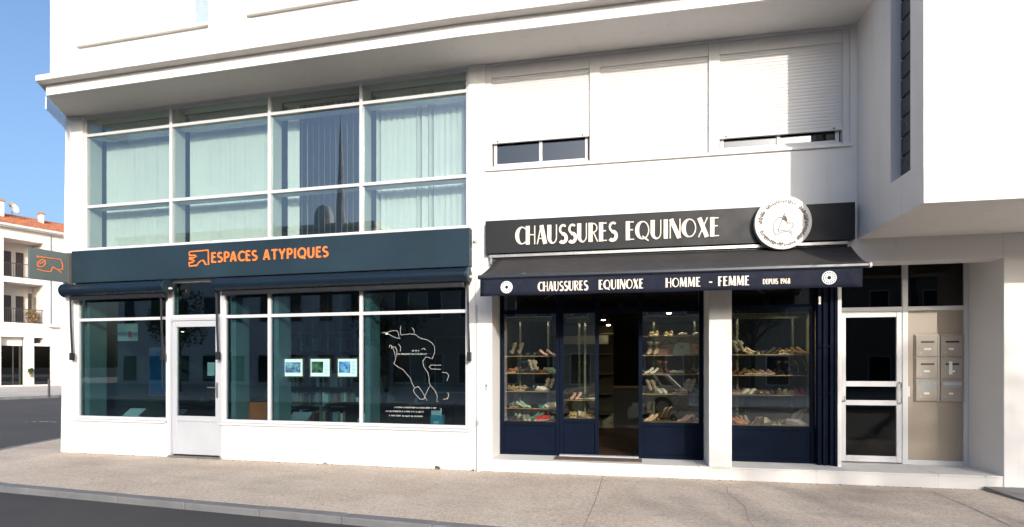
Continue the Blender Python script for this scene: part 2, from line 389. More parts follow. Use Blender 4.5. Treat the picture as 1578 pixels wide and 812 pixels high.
# which side is the building?  (towards +y along the front run)
if inner[1][1] < outer[1][1]: inner = inset(outer, -0.15)
tag(MB().prism_z(inner + [(-10, 36), (34, 36)], RZ-0.2, 0.0).build('pavement', PAVE), kind='structure')
kerb = MB().prism_z([outer[0], outer[1], inner[1], inner[0]], RZ-0.2, 0.003).build('kerb', KERBM); tag(kerb, kind='structure')
def resample(pts, step):
    out = [pts[0]]; acc = 0
    for a, b in zip(pts, pts[1:]):
        l = math.hypot(b[0]-a[0], b[1]-a[1]); d = step-acc
        while d <= l: out.append((a[0]+(b[0]-a[0])*d/l, a[1]+(b[1]-a[1])*d/l)); d += step
        acc = (l-(d-step))
    return out
kp = resample([outer[1]]+outer[2:], 1.0)[:34]; ki = inset(kp, 0.15)
if ki[1][1] < kp[1][1]: ki = inset(kp, -0.15)
for a, b, c, d in zip(kp, kp[1:], ki[1:], ki):
    g = 0.004
    def lp(p, q, t): return (p[0]+(q[0]-p[0])*t, p[1]+(q[1]-p[1])*t)
    MB().prism_z([lp(a,b,g), lp(a,b,1-g), lp(d,c,1-g), lp(d,c,g)], RZ-0.15, 0.003+random.uniform(-0.002, 0.002)).build('kerb_stone', KERBM, kerb, bev=0.012)
# grooves and cracks in the pavement, and the darker stone patch by the entrance step
def groove(pts, wdt=0.012):
    mb = MB()
    for a, b in zip(pts, pts[1:]):
        dx, dy = b[0]-a[0], b[1]-a[1]; l = math.hypot(dx, dy); nx, ny = -dy/l*wdt/2, dx/l*wdt/2
        mb.add([(a[0]+nx,a[1]+ny,.003),(b[0]+nx,b[1]+ny,.003),(b[0]-nx,b[1]-ny,.003),(a[0]-nx,a[1]-ny,.003)], [(0,1,2,3)])
    return mb
JOINT = plain('dark_joint_filler', (0.27, 0.235, 0.20), 0.95, 0, 0.3, 20)
tag(groove([(3.39, -0.01), (3.41, -0.8), (3.385, -1.545), (3.37, -3.0)]).build('pavement_joint', JOINT), kind='structure')
tag(groove([(0.9, 0.02), (1.02, -0.3), (0.97, -0.7), (1.06, -1.3), (1.0, -1.9), (1.05, -2.85)], 0.006).build('pavement_joint', JOINT), kind='structure')
tag(groove([(-0.55, 0.02), (-0.53, -1.4), (-0.56, -2.8)], 0.006).build('pavement_joint', JOINT), kind='structure')
tag(groove([(3.4, -0.62), (3.9, -0.75), (4.5, -0.72), (5.5, -0.9)], 0.008).build('pavement_joint', JOINT), kind='structure')
# far side of the side street
tag(MB(FF).box(-30, 40, -17.2, 0.0, RZ-0.2, 0.03).build('far_pavement', plain('pale_far_paving', (0.46, 0.42, 0.38), 0.9, 0, 0.12, 0.6)), kind='structure')
tag(MB(FF).box(-30, 40, -17.4, -17.2, RZ-0.2, 0.05).build('far_kerb', KERBM), kind='structure')
# worn paint on the side street
mp = MB()
for i in range(9):
    x = -17.2+i*0.16+random.uniform(-.04,.04); y = 4.6+i*0.02+random.uniform(-.06,.06); s = random.uniform(.04,.11)
    mp.add([(x,y,RZ+.004),(x+s*1.6,y+random.uniform(-.02,.02),RZ+.004),(x+s*1.4,y+s,RZ+.004),(x+.02,y+s*.8,RZ+.004)], [(0,1,2,3)])
tag(mp.build('road_marking', plain('worn_road_paint', (0.5, 0.5, 0.48), 0.8, 0, 0.3, 20)), kind='structure')

# ================================================================== the white corner building
B = thing('white_building', (-2.38, 0.2, 0), 'long white rendered corner building housing both shops, bent slightly at the middle', 'building')
W = 'wall'
# left wing, ground and first floor
MB().prism_y([(-10.01,0),(-9.70,0),(-9.70,2.93),(-9.53,2.93),(-9.53,5.89),(-9.90,5.89)], -0.02, 0.3).build('corner_pillar', WHITE, B, bev=0.008)
d = Vector((-0.57, 0.82, 0)).normalized(); q0 = Vector((-9.96, 0.3, 0)); q1 = q0+d*14
MB().add([(q0.x,q0.y,0),(q1.x,q1.y,0),(q1.x+.3,q1.y+.2,0),(q0.x+.3,q0.y,0),(q0.x,q0.y,5.89),(q1.x,q1.y,5.89),(q1.x+.3,q1.y+.2,5.89),(q0.x+.3,q0.y,5.89)],
         [(0,3,2,1),(4,5,6,7),(0,1,5,4),(1,2,6,5),(2,3,7,6),(3,0,4,7)]).build('side_wall', WHITE, B)
bx('plinth_wall', WHITE, B, (-9.698,-7.76,0.0,0.24,0,0.56), bev=0.006)
bx('plinth_wall', WHITE, B, (-6.70,-2.49,0.0,0.24,0,0.56), bev=0.006)
bx('wall_band', WHITE, B, (-9.70,-2.49,0.012,0.24,2.962,3.525))
bx('pilaster', WHITE, B, (-2.49,BX,-0.006,0.30,0,5.89), bev=0.006)
bx('pilaster', WHITE, B, (-7.76,-7.735,0.0,0.2,0,2.96))
# right wing
bx('wall', WHITE, B, (0.0,5.03,0.0,0.25,2.86,4.325), FR)
bx('pilaster', WHITE, B, (0.0,0.245,0.0,0.62,0,2.86), FR, bev=0.006)
bx('pilaster', WHITE, B, (0.0,0.14,0.001,0.25,4.325,5.89), FR)
bx('pilaster', WHITE, B, (4.95,5.03,0.0,0.25,4.325,5.89), FR)
bx('pillar', WHITE, B, (3.225,3.515,-0.01,0.48,0.17,2.86), FR, bev=0.008)
bx('pillar', WHITE, B, (6.65,9.5,-0.008,0.9,0.0,3.14), FR, bev=0.008)
bx('lintel', WHITE, B, (5.03,6.65,0.0,0.30,2.84,3.14), FR)
bx('wall', WHITE, B, (4.915,4.96,0.32,1.2,0.17,2.86), FR)
bx('ceiling', WHITE, B, (0.245,4.915,0.25,0.62,2.80,2.858), FR)
bx('ceiling', WHITE, B, (4.96,6.65,0.30,0.9,2.96,3.1), FR)
# stepped threshold running along the right wing, made of slabs with open joints
xs = [0.247, 1.62, 3.10, 4.55, 5.95, 6.46, 9.5]
step = bx('step', WHITE2, B, (0.25,9.49,0.012,1.2,0.0,0.160), FR)
for a, b in zip(xs, xs[1:]):
    MB(FR).box(a+.0015, b-.0015, 0.0, 0.92, 0.150, 0.172+random.uniform(-.001,.001)).build('step_slab', WHITE2, step, bev=0.006)
    MB(FR).box(a+.001, b-.001, 0.004, 0.011, 0.001, 0.149).build('step_riser', WHITE2, step)
MB(FR).add([(6.43,-0.02,0.004),(9.4,-0.02,0.004),(9.4,-0.75,0.004),(6.50,-0.75,0.004),(6.43,-0.02,0.045),(9.4,-0.02,0.075),(9.4,-0.70,0.03),(6.50,-0.70,0.02)],
           [(4,5,6,7),(0,4,7,3),(3,7,6,2),(1,2,6,5)]).build('stone_ramp', GREYST, None)
tag(bpy.data.objects['stone_ramp'], 'dark grey stone ramp slab against the right end of the step', 'ramp')
# slab, cornice and upper storey
sm = 0.72*math.tan(BEND/2)
slab = MB().prism_z([(-9.40,-.72),(BX+sm,-.72),(BX-.006,.34),(-10.136,.34)], 5.89, 6.06).build('soffit_slab', WHITE, B)
MB(FR).prism_z([(-sm,-.72),(5.03,-.72),(5.03,.34),(.006,.34)], 5.89, 6.06).build('soffit_slab', WHITE, B)
sm2 = 0.86*math.tan(BEND/2)
MB().prism_z([(-9.43,-.86),(BX+sm2,-.86),(BX,0),(-10.03,0)], 6.06, 6.15).build('cornice', WHITE, B, bev=0.006)
MB(FR).prism_z([(-sm2,-.86),(5.03,-.86),(5.03,0),(0,0)], 6.06, 6.15).build('cornice', WHITE, B, bev=0.006)
bx('upper_wall', WHITE, B, (-9.37,-8.81,-0.68,-0.2,6.15,8.6))
bx('upper_wall', WHITE, B, (-8.81,-6.33,-0.645,-0.2,6.15,6.62))
bx('upper_wall', WHITE, B, (-8.81,-6.33,-0.42,-0.19,6.66,8.6))
bx('upper_wall', WHITE, B, (-6.33,-5.62,-0.70,-0.2,6.15,8.6))
bx('upper_wall', WHITE, B, (-5.62,-3.02,-0.692,-0.2,6.15,6.63))
bx('upper_wall', WHITE, B, (-5.62,-3.02,-0.42,-0.19,6.67,8.6))
bx('upper_wall', WHITE, B, (-3.02,BX+.012,-0.70,-0.2,6.15,8.6))
bx('upper_wall', WHITE, B, (-.012,5.03,-0.70,-0.2,6.15,8.6), FR)
bx('recess_strip', plain('pale_blue_strip', (.34,.42,.50), .6), B, (-6.80,-6.34,-.432,-.4205,6.665,8.5))  # flat pale blue strip added for the blue band at each recess's right end
bx('recess_strip', MATS['pale_blue_strip'], B, (-3.30,-3.03,-.432,-.4205,6.675,8.5))
bx('sill', CREAM, B, (-8.83,-6.33,-0.70,-0.421,6.62,6.66))
bx('sill', CREAM, B, (-5.64,-3.02,-0.75,-0.421,6.63,6.67))
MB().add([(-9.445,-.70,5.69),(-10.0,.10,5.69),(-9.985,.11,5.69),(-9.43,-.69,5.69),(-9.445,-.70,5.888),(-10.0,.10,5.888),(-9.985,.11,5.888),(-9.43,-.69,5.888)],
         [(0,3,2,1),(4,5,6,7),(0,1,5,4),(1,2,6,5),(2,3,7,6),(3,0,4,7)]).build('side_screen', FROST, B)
# back and roof so no daylight leaks in
MB().prism_z([(-9.5,-.19),(-9.9,.34),(-12.5,4.5),(-12.5,7.5),(12,7.5),(12,-.19)], 8.5, 8.7).build('roof', WHITE, B)
MB().box(-12.5, 12, 7.5, 7.8, 0, 8.7).build('back_wall', WHITE, B)
MB().prism_z([(-9.80,.5),(-10.2,.5),(-14.9,7.4),(-14.6,7.4)], 5.90, 8.5).build('side_wall', WHITE, B)

# projecting box at the right end, with its slot of glass bricks
bx('bay_side', WHITE, B, (5.03,5.30,-1.60,-1.34,3.50,8.6), FR)
bx('bay_side', WHITE, B, (5.03,5.30,-0.90,0.0,3.50,8.6), FR)
MB(FR).add([(5.03,-1.34,3.5),(5.30,-1.34,3.5),(5.30,-.9,3.5),(5.03,-.9,3.5),(5.03,-1.34,3.56),(5.30,-1.34,3.62),(5.30,-.9,3.62),(5.03,-.9,3.56)],
           [(0,3,2,1),(4,5,6,7),(0,1,5,4),(1,2,6,5),(2,3,7,6),(3,0,4,7)]).build('slot_sill', WHITE, B)
bx('bay_front', WHITE, B, (5.30,10.0,-1.60,-1.30,3.50,8.6), FR)
bx('bay_floor', WHITE, B, (5.03,10.0,-1.604,-0.0,3.14,3.50), FR)
gb = bx('glass_brick_window', MORTAR, B, (5.16,5.20,-1.34,-0.90,3.6,8.6), FR)
brick_me = MB().box(-0.022,0.022,-0.212,0.212,0.006,0.206).mesh('glass_brick', BRICKGL)
for i in range(20):
    o = inst('glass_brick', brick_me, (5.150, -1.12, 3.62+i*0.216), 0, gb, FR)
    bv = o.modifiers.new('bevel', 'BEVEL'); bv.width = 0.012; bv.segments = 2

# ---- windows ------------------------------------------------------
def grid_window(name, xs, zs, y, t, dpt, fmat, gmat, fr=ID, parent=B, skip=(), gy=None):
    """frame of bars along xs (uprights) and zs (rails) with one pane object in each cell"""
    mb = MB(fr); hx = t/2
    for x in xs: mb.box(x-hx, x+hx, y, y+dpt, zs[0]-hx, zs[-1]+hx)
    for z in zs:
        for a, b in zip(xs, xs[1:]): mb.box(a+hx, b-hx, y+0.002, y+dpt-0.002, z-hx, z+hx)
    wobj = mb.build(name, fmat, parent, bev=0.004)
    gy = y+dpt*0.5 if gy is None else gy
    for i, (a, b) in enumerate(zip(xs, xs[1:])):
        for j, (c, e) in enumerate(zip(zs, zs[1:])):
            if (i, j) in skip: continue
            MB(fr).box(a+hx-.004, b-hx+.004, gy, gy+0.006, c+hx-.004, e-hx+.004).build('pane', gmat, wobj)
    return wobj
ux = [-9.505, -7.72, -5.83, -4.22, -2.505]; uz = [3.555, 4.30, 5.545, 5.845]
grid_window('window', ux, uz, 0.02, 0.05, 0.06, ALU, G_UP)
bx('window_head', WHITE, B, (-9.53,-2.49,0.014,0.3,5.871,5.889))
# deep inner reveals behind the curtain window
rv = MB()
for x in ux: rv.box(x-.03, x+.03, 0.085, 0.30, 3.53, 5.87)
for z in uz[1:3]:
    for a, b in zip(ux, ux[1:]): rv.box(a+.03, b-.03, 0.09, 0.26, z-.02, z+.02)
for z in (3.54, 5.86):
    for a, b in zip(ux, ux[1:]): rv.box(a+.03, b-.03, 0.09, 0.30, z-.012, z+.012)
rv.build('window_reveal', ROOMWHITE, B)
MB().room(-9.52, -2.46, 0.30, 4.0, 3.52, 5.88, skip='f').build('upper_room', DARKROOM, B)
lwx1 = [-9.675, -7.79]; lz = [0.625, 2.325, 2.93]
grid_window('window', lwx1, lz, 0.02, 0.05, 0.06, ALU, G_SHOP)
grid_window('window', [-6.665, -5.83, -4.22, -2.515], lz, 0.02, 0.05, 0.06, ALU, G_SHOP)
bx('sill', ALU, B, (-9.86,-7.80,-0.035,0.10,0.562,0.598), bev=0.004)
bx('sill', ALU, B, (-6.71,-2.48,-0.035,0.10,0.562,0.598), bev=0.004)
# agency door and fanlight
grid_window('fanlight', [-7.71, -6.72], [2.345, 2.93], 0.02, 0.05, 0.06, ALU, G_SHOP)
dr = MB()
for b in ((-7.735,-7.695,0.01,0.09,0.02,2.319),(-6.745,-6.705,0.01,0.09,0.02,2.319),(-7.694,-6.746,0.012,0.088,2.275,2.319)): dr.box(*b)
dr.build('door_frame', ALU_G, B, bev=0.004)
dl = MB()
for b in ((-7.69,-7.60,0.025,0.075,0.05,2.27),(-6.84,-6.75,0.025,0.075,0.05,2.27),(-7.60,-6.84,0.026,0.074,2.17,2.27),(-7.60,-6.84,0.026,0.074,0.60,0.69),(-7.60,-6.84,0.026,0.074,0.05,0.13)): dl.box(*b)
door = dl.build('door', ALU_G, B, bev=0.004)
bx('door_panel', ALU_G, door, (-7.60,-6.84,0.04,0.06,0.13,0.60))
bx('pane', G_SHOP, door, (-7.603,-6.837,0.047,0.053,0.687,2.173))
bx('lock_plate', STEEL, door, (-6.815,-6.785,0.012,0.025,1.0,1.25))
MB().tube([(-6.80,0.012,1.17),(-6.80,-0.045,1.17),(-6.93,-0.045,1.17)], 0.009).build('handle', STEEL, door, smooth=True)
bx('threshold', STEEL, B, (-7.735,-6.705,-0.03,0.12,0.004,0.03))
bx('door_post', ALU, B, (-6.70,-6.69,-0.0,0.06,0.575,2.96))
# agency interior
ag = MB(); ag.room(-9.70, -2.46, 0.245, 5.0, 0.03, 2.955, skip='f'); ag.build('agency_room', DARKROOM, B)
ar = MB()
for x in (-9.60, -6.60, -5.80, -4.19): ar.box(x, x+.09, 0.10, 0.42, 0.60, 2.93)
ar.build('window_reveal', plain('teal_reveal_paint', (0.19, 0.26, 0.265), 0.8), B)
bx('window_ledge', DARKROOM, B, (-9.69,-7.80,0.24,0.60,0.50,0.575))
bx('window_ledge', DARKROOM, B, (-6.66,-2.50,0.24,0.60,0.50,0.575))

# upper right: shutters over sliding windows
bx('sill', WHITE, B, (0.141,4.97,-0.03,0.10,4.327,4.362), FR, bev=0.004)
sh = [(0.26,1.61,4.785), (1.81,3.20,4.375), (3.39,4.84,4.61)]
fm = MB(FR)
for a, b in ((.142,.235),(1.64,1.785),(3.225,3.365),(4.865,4.948)): fm.box(a, b, 0.012, 0.12, 4.363, 5.85)
for a, b in ((.236,1.639),(1.786,3.224),(3.366,4.864)): fm.box(a, b, 0.018, 0.12, 5.685, 5.849); fm.box(a, b, 0.04, 0.13, 4.364, 4.41)
fm.box(.142, 4.948, 0.008, 0.13, 5.851, 5.888)
fm.build('shutter_surround', PVC, B, bev=0.004)
for a, b, zb in sh:
    n = int(round((5.70-zb)/0.044)); p = (5.70-zb)/n; prof = []
    for i in range(n):
        z = zb+i*p; prof += [(0.0455,z),(0.0415,z+p*.14),(0.040,z+p*.5),(0.0415,z+p*.86),(0.0455,z+p*.94)]
    poly = prof+[(0.0455,5.70),(0.068,5.70),(0.068,zb)]
    mb = MB(FR); 
    for (y0,z0),(y1,z1) in zip(prof, prof[1:]): mb.add([(a-.03,y0,z0),(b+.03,y0,z0),(b+.03,y1,z1),(a-.03,y1,z1)], [(0,1,2,3)])
    mb.box(a-.03, b+.03, 0.06, 0.066, zb, 5.70)
    s = mb.build('roller_shutter', PVC, B); 
    bx('bottom_bar', PVC, s, (a-.028,b+.028,0.036,0.072,zb-.045,zb-.002), FR, bev=0.003)
    for xx in (a+.05, b-.08): bx('stop', BLACK, s, (xx,xx+.02,0.030,0.036,zb-.03,zb-.012), FR)
for (a, b, zb), mid in zip((sh[0], sh[2]), (0.94, 4.115)):
    grid_window('window', [a+.015, mid, b-.015], [4.435, 5.62], 0.085, 0.045, 0.03, PVC, G_WIN, FR)
MB(FR).room(0.2, 4.9, 0.13, 0.9, 4.345, 5.845, skip='f').build('upper_room', DARKROOM, B)

# ---- shoe shop front (set back under the awning) --------------------
SY = 0.50
def navy_bay(x0, x1, z_sill, split=None):
    """one bay of the shop front: navy frame, low panel, display pane and transom pane"""
    mb = MB(FR); t = 0.055
    for a in (x0, x1-t): mb.box(a, a+t, SY, SY+.07, 0.174, 2.80)
    for z0, z1 in ((0.174,0.225),(z_sill-.055,z_sill),(2.31,2.375),(2.74,2.80)): mb.box(x0+t, x1-t, SY+.002, SY+.068, z0, z1)
    f = mb.build('shop_window', NAVY, B, bev=0.004)
    bx('low_panel', NAVY, f, (x0+t,x1-t,SY+.022,SY+.05,0.225,z_sill-.055), FR, bev=0.003)
    bx('pane', G_SHOE, f, (x0+t-.003,x1-t+.003,SY+.03,SY+.036,z_sill-.003,2.313), FR)
    bx('pane', G_SHOE, f, (x0+t-.003,x1-t+.003,SY+.03,SY+.036,2.372,2.743), FR)
    return f
navy_bay(0.252, 1.165, 0.675)
navy_bay(1.168, 1.745, 0.73)
navy_bay(2.32, 3.224, 0.70)
navy_bay(3.516, 4.69, 0.68)
bx('door_head', NAVY, B, (1.7455,2.3195,SY,SY+.07,2.31,2.375), FR)
bx('pane', G_SHOE, B, (1.746,2.319,SY+.03,SY+.036,2.375,2.80), FR)
bx('threshold', ALU_G, B, (1.17,2.318,0.40,0.499,0.173,0.205), FR, bev=0.004)
# folded security grille at the right of the last bay
gr = thing('folding_grille', (4.78, 0.42, 0.17), 'folded navy metal security grille beside the right shoe display', 'grille', FR)
for x, y, wd in ((4.695,0.40,.05),(4.752,0.37,.035),(4.797,0.40,.03),(4.835,0.36,.045)):
    MB(FR).box(x, x+wd, y, y+.10, 0.175, 2.62).build('rail', NAVY, gr, bev=0.004)
for z in (1.15, 1.78): MB(FR).box(4.70, 4.885, 0.352, 0.368, z, z+.012).build('crossbar', NAVY, gr)
MB(FR).box(4.70, 4.725, 0.385, 0.40, 2.36, 2.46).build('catch', STEEL, gr)
bx('post', NAVY, B, (4.886,4.914,0.34,0.60,0.172,2.80), FR)
# room behind
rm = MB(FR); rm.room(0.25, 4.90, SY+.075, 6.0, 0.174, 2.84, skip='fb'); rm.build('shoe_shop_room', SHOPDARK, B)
MB(FR).add([(.25,SY+.075,.176),(4.9,SY+.075,.176),(4.9,6,.176),(.25,6,.176)], [(0,1,2,3)]).build('shop_floor', WOODF, B)

# ---- entrance to the flats -----------------------------------------
EY = 0.70
ef = MB(FR)
for b in ((4.962,5.075,EY-.01,EY+.07,0.172,2.958),(5.855,5.925,EY,EY+.07,0.172,2.958),(6.60,6.648,EY,EY+.07,0.172,2.958)): ef.box(*b)
for a, b in ((5.075,5.855),(5.925,6.60)):
    for z0, z1 in ((2.275,2.335),(2.925,2.958)): ef.box(a, b, EY+.002, EY+.068, z0, z1)
ef.box(5.925, 6.60, EY+.002, EY+.068, 0.172, 0.235)
ent = ef.build('entrance_frame', ALU, B, bev=0.005)
bx('pane', G_DOOR, ent, (5.072,5.858,EY+.03,EY+.036,2.332,2.928), FR)
bx('pane', G_DOOR, ent, (5.922,6.603,EY+.03,EY+.036,2.332,2.928), FR)
bx('panel', BEIGE, ent, (5.923,6.602,EY+.03,EY+.045,0.233,2.278), FR)
dm = MB(FR)
for b in ((5.08,5.15,EY+.004,EY+.055,0.19,2.272),(5.785,5.85,EY+.004,EY+.055,0.19,2.272)): dm.box(*b)
for z0, z1 in ((2.195,2.272),(1.235,1.31),(0.975,1.045),(0.19,0.275)): dm.box(5.15, 5.785, EY+.006, EY+.053, z0, z1)
ed = dm.build('door', ALU, B, bev=0.004)
for z0, z1 in ((1.308,2.197),(1.043,1.237),(0.273,0.977)): bx('pane', G_DOOR, ed, (5.147,5.788,EY+.027,EY+.033,z0,z1), FR)
MB(FR).tube([(5.115,EY+.004,1.03),(5.115,EY-.05,1.03),(5.115,EY-.05,1.10)], 0.010).build('handle', STEEL, ed, smooth=True)
MB(FR).tube([(5.82,EY+.004,1.00),(5.82,EY-.04,1.02),(5.82,EY-.04,1.28),(5.82,EY+.004,1.30)], 0.010).build('handle', STEEL, ed, smooth=True)
bx('hinge', STEEL, ed, (5.058,5.079,EY-.022,EY-.011,1.22,1.245), FR)
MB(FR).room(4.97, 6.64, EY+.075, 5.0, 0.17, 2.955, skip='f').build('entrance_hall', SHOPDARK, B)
bx('lock_plate', ALU, ent, (5.93,5.955,EY+.018,EY+.03,1.10,1.24), FR)
# letterboxes
lb = thing('letterbox_block', (6.31, EY, 1.0), 'block of six beige metal letterboxes on the beige entrance panel', 'letterbox', FR)
MB(FR).box(6.005, 6.610, EY+.012, EY+.029, 1.03, 1.955).build('cabinet', BOXMET, lb, bev=0.01)
bi = 0
for c in range(2):
    for r in range(3):
        x0 = 6.02+c*.298; z0 = 1.045+r*.302; x1 = x0+.282; z1 = z0+.286; bi += 1
        fr_ = MB(FR)
        for b in ((x0,x0+.018,z0,z1),(x1-.018,x1,z0,z1),(x0+.018,x1-.018,z0,z0+.018),(x0+.018,x1-.018,z1-.018,z1)): fr_.box(b[0], b[1], EY-.004, EY+.0115, b[2], b[3])
        fr_.build('rim', BOXMET, lb, bev=0.003)
        f = MB(FR).box(x0+.019, x1-.019, EY+.002, EY+.0115, z0+.019, z1-.019).build('letterbox_door', BOXMET, lb, bev=0.002)
        MB(FR).box(x0+.06, x1-.06, EY-.001, EY+.0017, z1-.10, z1-.075).build('slot', BLACK if r != 0 else GREYB, f)
        MB(FR).box(x0+.10, x0+.10+random.uniform(.05,.10), EY-.0005, EY+.0017, z0+.09, z0+.115).build('name_plate', PAPER, f)
        MB(FR).disc_y(x0+.055, z0+.055, .009, EY-.006, EY+.0017, 10).build('lock', STEEL, f)
        if (c, r) == (0, 0): MB(FR).box(x0+.05, x1-.05, EY-.002, EY-.0015, z1-.07, z1-.03).build('sticker', GREYB, f)
        if (c, r) == (1, 0): MB(FR).box(x0+.03, x1-.03, EY-.002, EY-.0015, z1-.07, z1-.03).build('sticker', ALU_G, f)
        if (c, r) == (1, 1): MB(FR).box(x0+.10, x0+.14, EY-.002, EY-.0015, z0+.06, z1-.05).build('sticker', PAPER, f)
MB(FR).tube([(6.611,EY+.02,1.36),(6.635,EY+.02,1.36)], .012).build('latch', STEEL, lb)

# ================================================================== signs
sg = thing('shop_sign', (-6.03, -0.06, 2.95), 'long slate blue fascia sign reading ESPACES ATYPIQUES in orange', 'sign')
bx('panel', SIGN_L, sg, (-9.64,-2.43,-0.12,0.011,2.952,3.50), bev=0.004)
lettering('ESPACES ATYPIQUES', -6.785, -4.68, 3.185, 0.158, -0.1205, 0.014, 0.19, 0.19, ORANGE, sg, ID, 0.10)
lg = [(85,118),(265,112),(268,254),(240,254),(218,210),(200,215),(178,228),(158,258),(85,262),(84,228),(118,226),(130,212),(120,200),(85,194),(85,180),(138,178),(150,166),(140,156),(85,154),(85,118)]
MB().stroke([(-7.205+(x-84)*0.00202, 3.145+(262-z)*0.00162) for x, z in lg], -0.134, -0.1205, 0.021).build('logo', ORANGE, sg)
bx('trim', ALU, sg, (-9.65,-2.43,-0.125,0.011,3.501,3.512))

# projecting sign on the corner
ps = thing('projecting_sign', (-9.80, -0.38, 2.96), 'grey projecting blade sign with orange outline at the building corner', 'sign')
dv = Vector((0.10, 0.55, 0)).normalized(); FS = Matrix.Translation((-9.85, -0.66, 0)) @ Matrix.Rotation(math.atan2(dv.y, dv.x), 4, 'Z')
PSM = plain('grey_green_sign_panel', (0.10, 0.125, 0.125), 0.35, 0, 0.08, 2)
MB(FS).box(0, 0.56, -0.02, 0.02, 2.965, 3.475).build('panel', PSM, ps, bev=0.004)
MB(FS).box(0.56, 0.64, -0.035, 0.035, 2.945, 3.485).build('bracket', plain('grey_bracket', (0.10,0.095,0.09), 0.5), ps, bev=0.004)
def psz(x, z): return (0.0+(x-300)/385*0.56, 3.475-(z-545-(x-300)*0.14)/325*0.51)
for st in ([(370,640),(440,648),(520,658),(610,668),(630,720),(632,775),(575,780),(530,750),(512,802),(440,796),(375,775)],
           [(380,705),(400,690),(430,672),(455,685),(455,715),(440,745),(400,752),(380,740),(380,705)], [(395,720),(430,705),(440,690)], [(575,780),(618,812)], [(372,632),(385,655)]):
    MB(FS).stroke([psz(x, z) for x, z in st], -0.026, -0.0205, 0.013).build('logo_line', ORANGE, ps)

sr = thing('shop_sign', (2.57, -0.05, 3.12), 'charcoal fascia sign reading CHAUSSURES EQUINOXE in ivory letters', 'sign', FR)
bx('panel', SIGN_R, sr, (0.17,4.97,-0.10,-0.003,3.12,3.59), FR, bev=0.004)
lettering('CHAUSSURES', 0.615, 2.02, 3.225, 0.262, -0.1005, 0.014, 0.215, 0.055, IVORY, sr, FR, 0.05)
lettering('EQUINOXE', 2.135, 3.345, 3.225, 0.258, -0.1005, 0.014, 0.215, 0.055, IVORY, sr, FR, 0.05)
rs = thing('round_sign', (4.10, -0.15, 3.01), 'round white emblem with ring lettering and a shoe drawing over the charcoal sign', 'sign', FR)
MB(FR).disc_y(4.10, 3.35, 0.342, -0.19, -0.105, 56).build('disc', DISCW, rs, bev=0.006)
random.seed(11)
ring = MB(FR); yk = -0.1915
def rp(a, r): return (4.10+r*math.cos(rad(a)), 3.35+r*math.sin(rad(a)))
for a0, a1, r0, r1, dens in ((148,182,.245,.305,4),(100,140,.245,.295,5),(58,96,.25,.295,6),(-8,42,.25,.305,4),(-52,-10,.25,.305,3.6),(-88,-60,.275,.30,5),(-160,-92,.255,.305,4.2)):
    a = a0
    while a < a1:
        k = random.random(); ra, rb = r0+random.uniform(0,.012), r1-random.uniform(0,.02)
        if k < .45: pts = [rp(a, ra), rp(a+1.2, (ra+rb)/2), rp(a+random.uniform(-1,2.4), rb)]
        elif k < .75: pts = [rp(a, rb), rp(a, ra), rp(a+2.6, ra+.005), rp(a+2.8, (ra+rb)/2)]
        else: pts = [rp(a+2.8, rb), rp(a, rb-.008), rp(a+.5, (ra+rb)/2), rp(a+2.7, (ra+rb)/2-.006), rp(a+2.4, ra), rp(a, ra+.004)]
        ring.stroke(pts, yk-random.uniform(0,.001), yk+.002, 0.0115); a += dens
tag(ring.build('ring_lettering', INK, rs), kind='stuff')
def dz(x, z): return (4.10+(x-440)*0.000905, 3.35-(z-400)*0.000905)
sk = MB(FR)
for st, wd in (([(415,325),(395,322),(360,345),(325,390),(308,440),(312,510),(345,575),(400,545),(450,530),(510,532),(540,550),(552,580)], .006),
           ([(370,530),(400,515),(470,512),(520,505),(555,545)], .005), ([(380,490),(400,430),(425,360)], .006), ([(425,360),(450,300),(458,275),(450,270)], .008),
           ([(410,325),(450,350),(480,390),(500,412),(540,410)], .007), ([(550,400),(575,440),(560,475),(540,490)], .005), ([(360,500),(385,495),(372,520)], .006), ([(440,310),(470,330),(485,385)], .02), ([(430,345),(465,360)], .018)):
    sk.stroke([dz(x, z) for x, z in st], yk-.0012*len(sk.f)/200, yk+.002, wd*1.25)
sk.stroke([rp(a, .232) for a in range(120, 260, 8)], yk, yk+.002, .003); sk.stroke([rp(a, .232) for a in range(-60, 75, 8)], yk, yk+.002, .003)
sk.build('shoe_drawing', INK, rs)

# ================================================================== awning of the shoe shop
aw = thing('awning', (2.56, -0.4, 2.43), 'dark navy canvas awning with lettered valance over the shoe shop', 'awning', FR)
n = 14; cv = MB(FR); rows = []
for j in range(9):
    s = j/8.0; y = -0.06-0.69*s; z = 3.045-0.35*s-0.02*math.sin(math.pi*s)
    a = 0.33-0.085*s; b = 4.93-0.065*s
    rows.append([(a+(b-a)*i/40, y, z+0.004*math.sin(i*1.1)*math.sin(math.pi*s)) for i in range(41)])
vs = [p for r in rows for p in r]; m = 41
cv.add(vs, [(j*m+i, j*m+i+1, (j+1)*m+i+1, (j+1)*m+i) for j in range(8) for i in range(40)])
co = cv.build('canopy', FABRIC, aw, smooth=True)
so = co.modifiers.new('solid', 'SOLIDIFY'); so.thickness = 0.006
bar = MB(FR); bar.prism_x([(-.735,2.655),(-.735,2.70),(-.76,2.712),(-.785,2.70),(-.79,2.668),(-.775,2.652)], 0.235, 4.865)
bar.build('front_bar', plain('dark_navy_bar', (0.012,0.018,0.028), 0.35), aw, bev=0.004)
MB(FR).prism_x([(-.735,2.655),(-.735,2.70),(-.76,2.714),(-.787,2.70),(-.792,2.668),(-.775,2.65)], 4.866, 4.895).build('bar_end_cap', ALU, aw, bev=0.006)
va = MB(FR); m = 61; vs = []
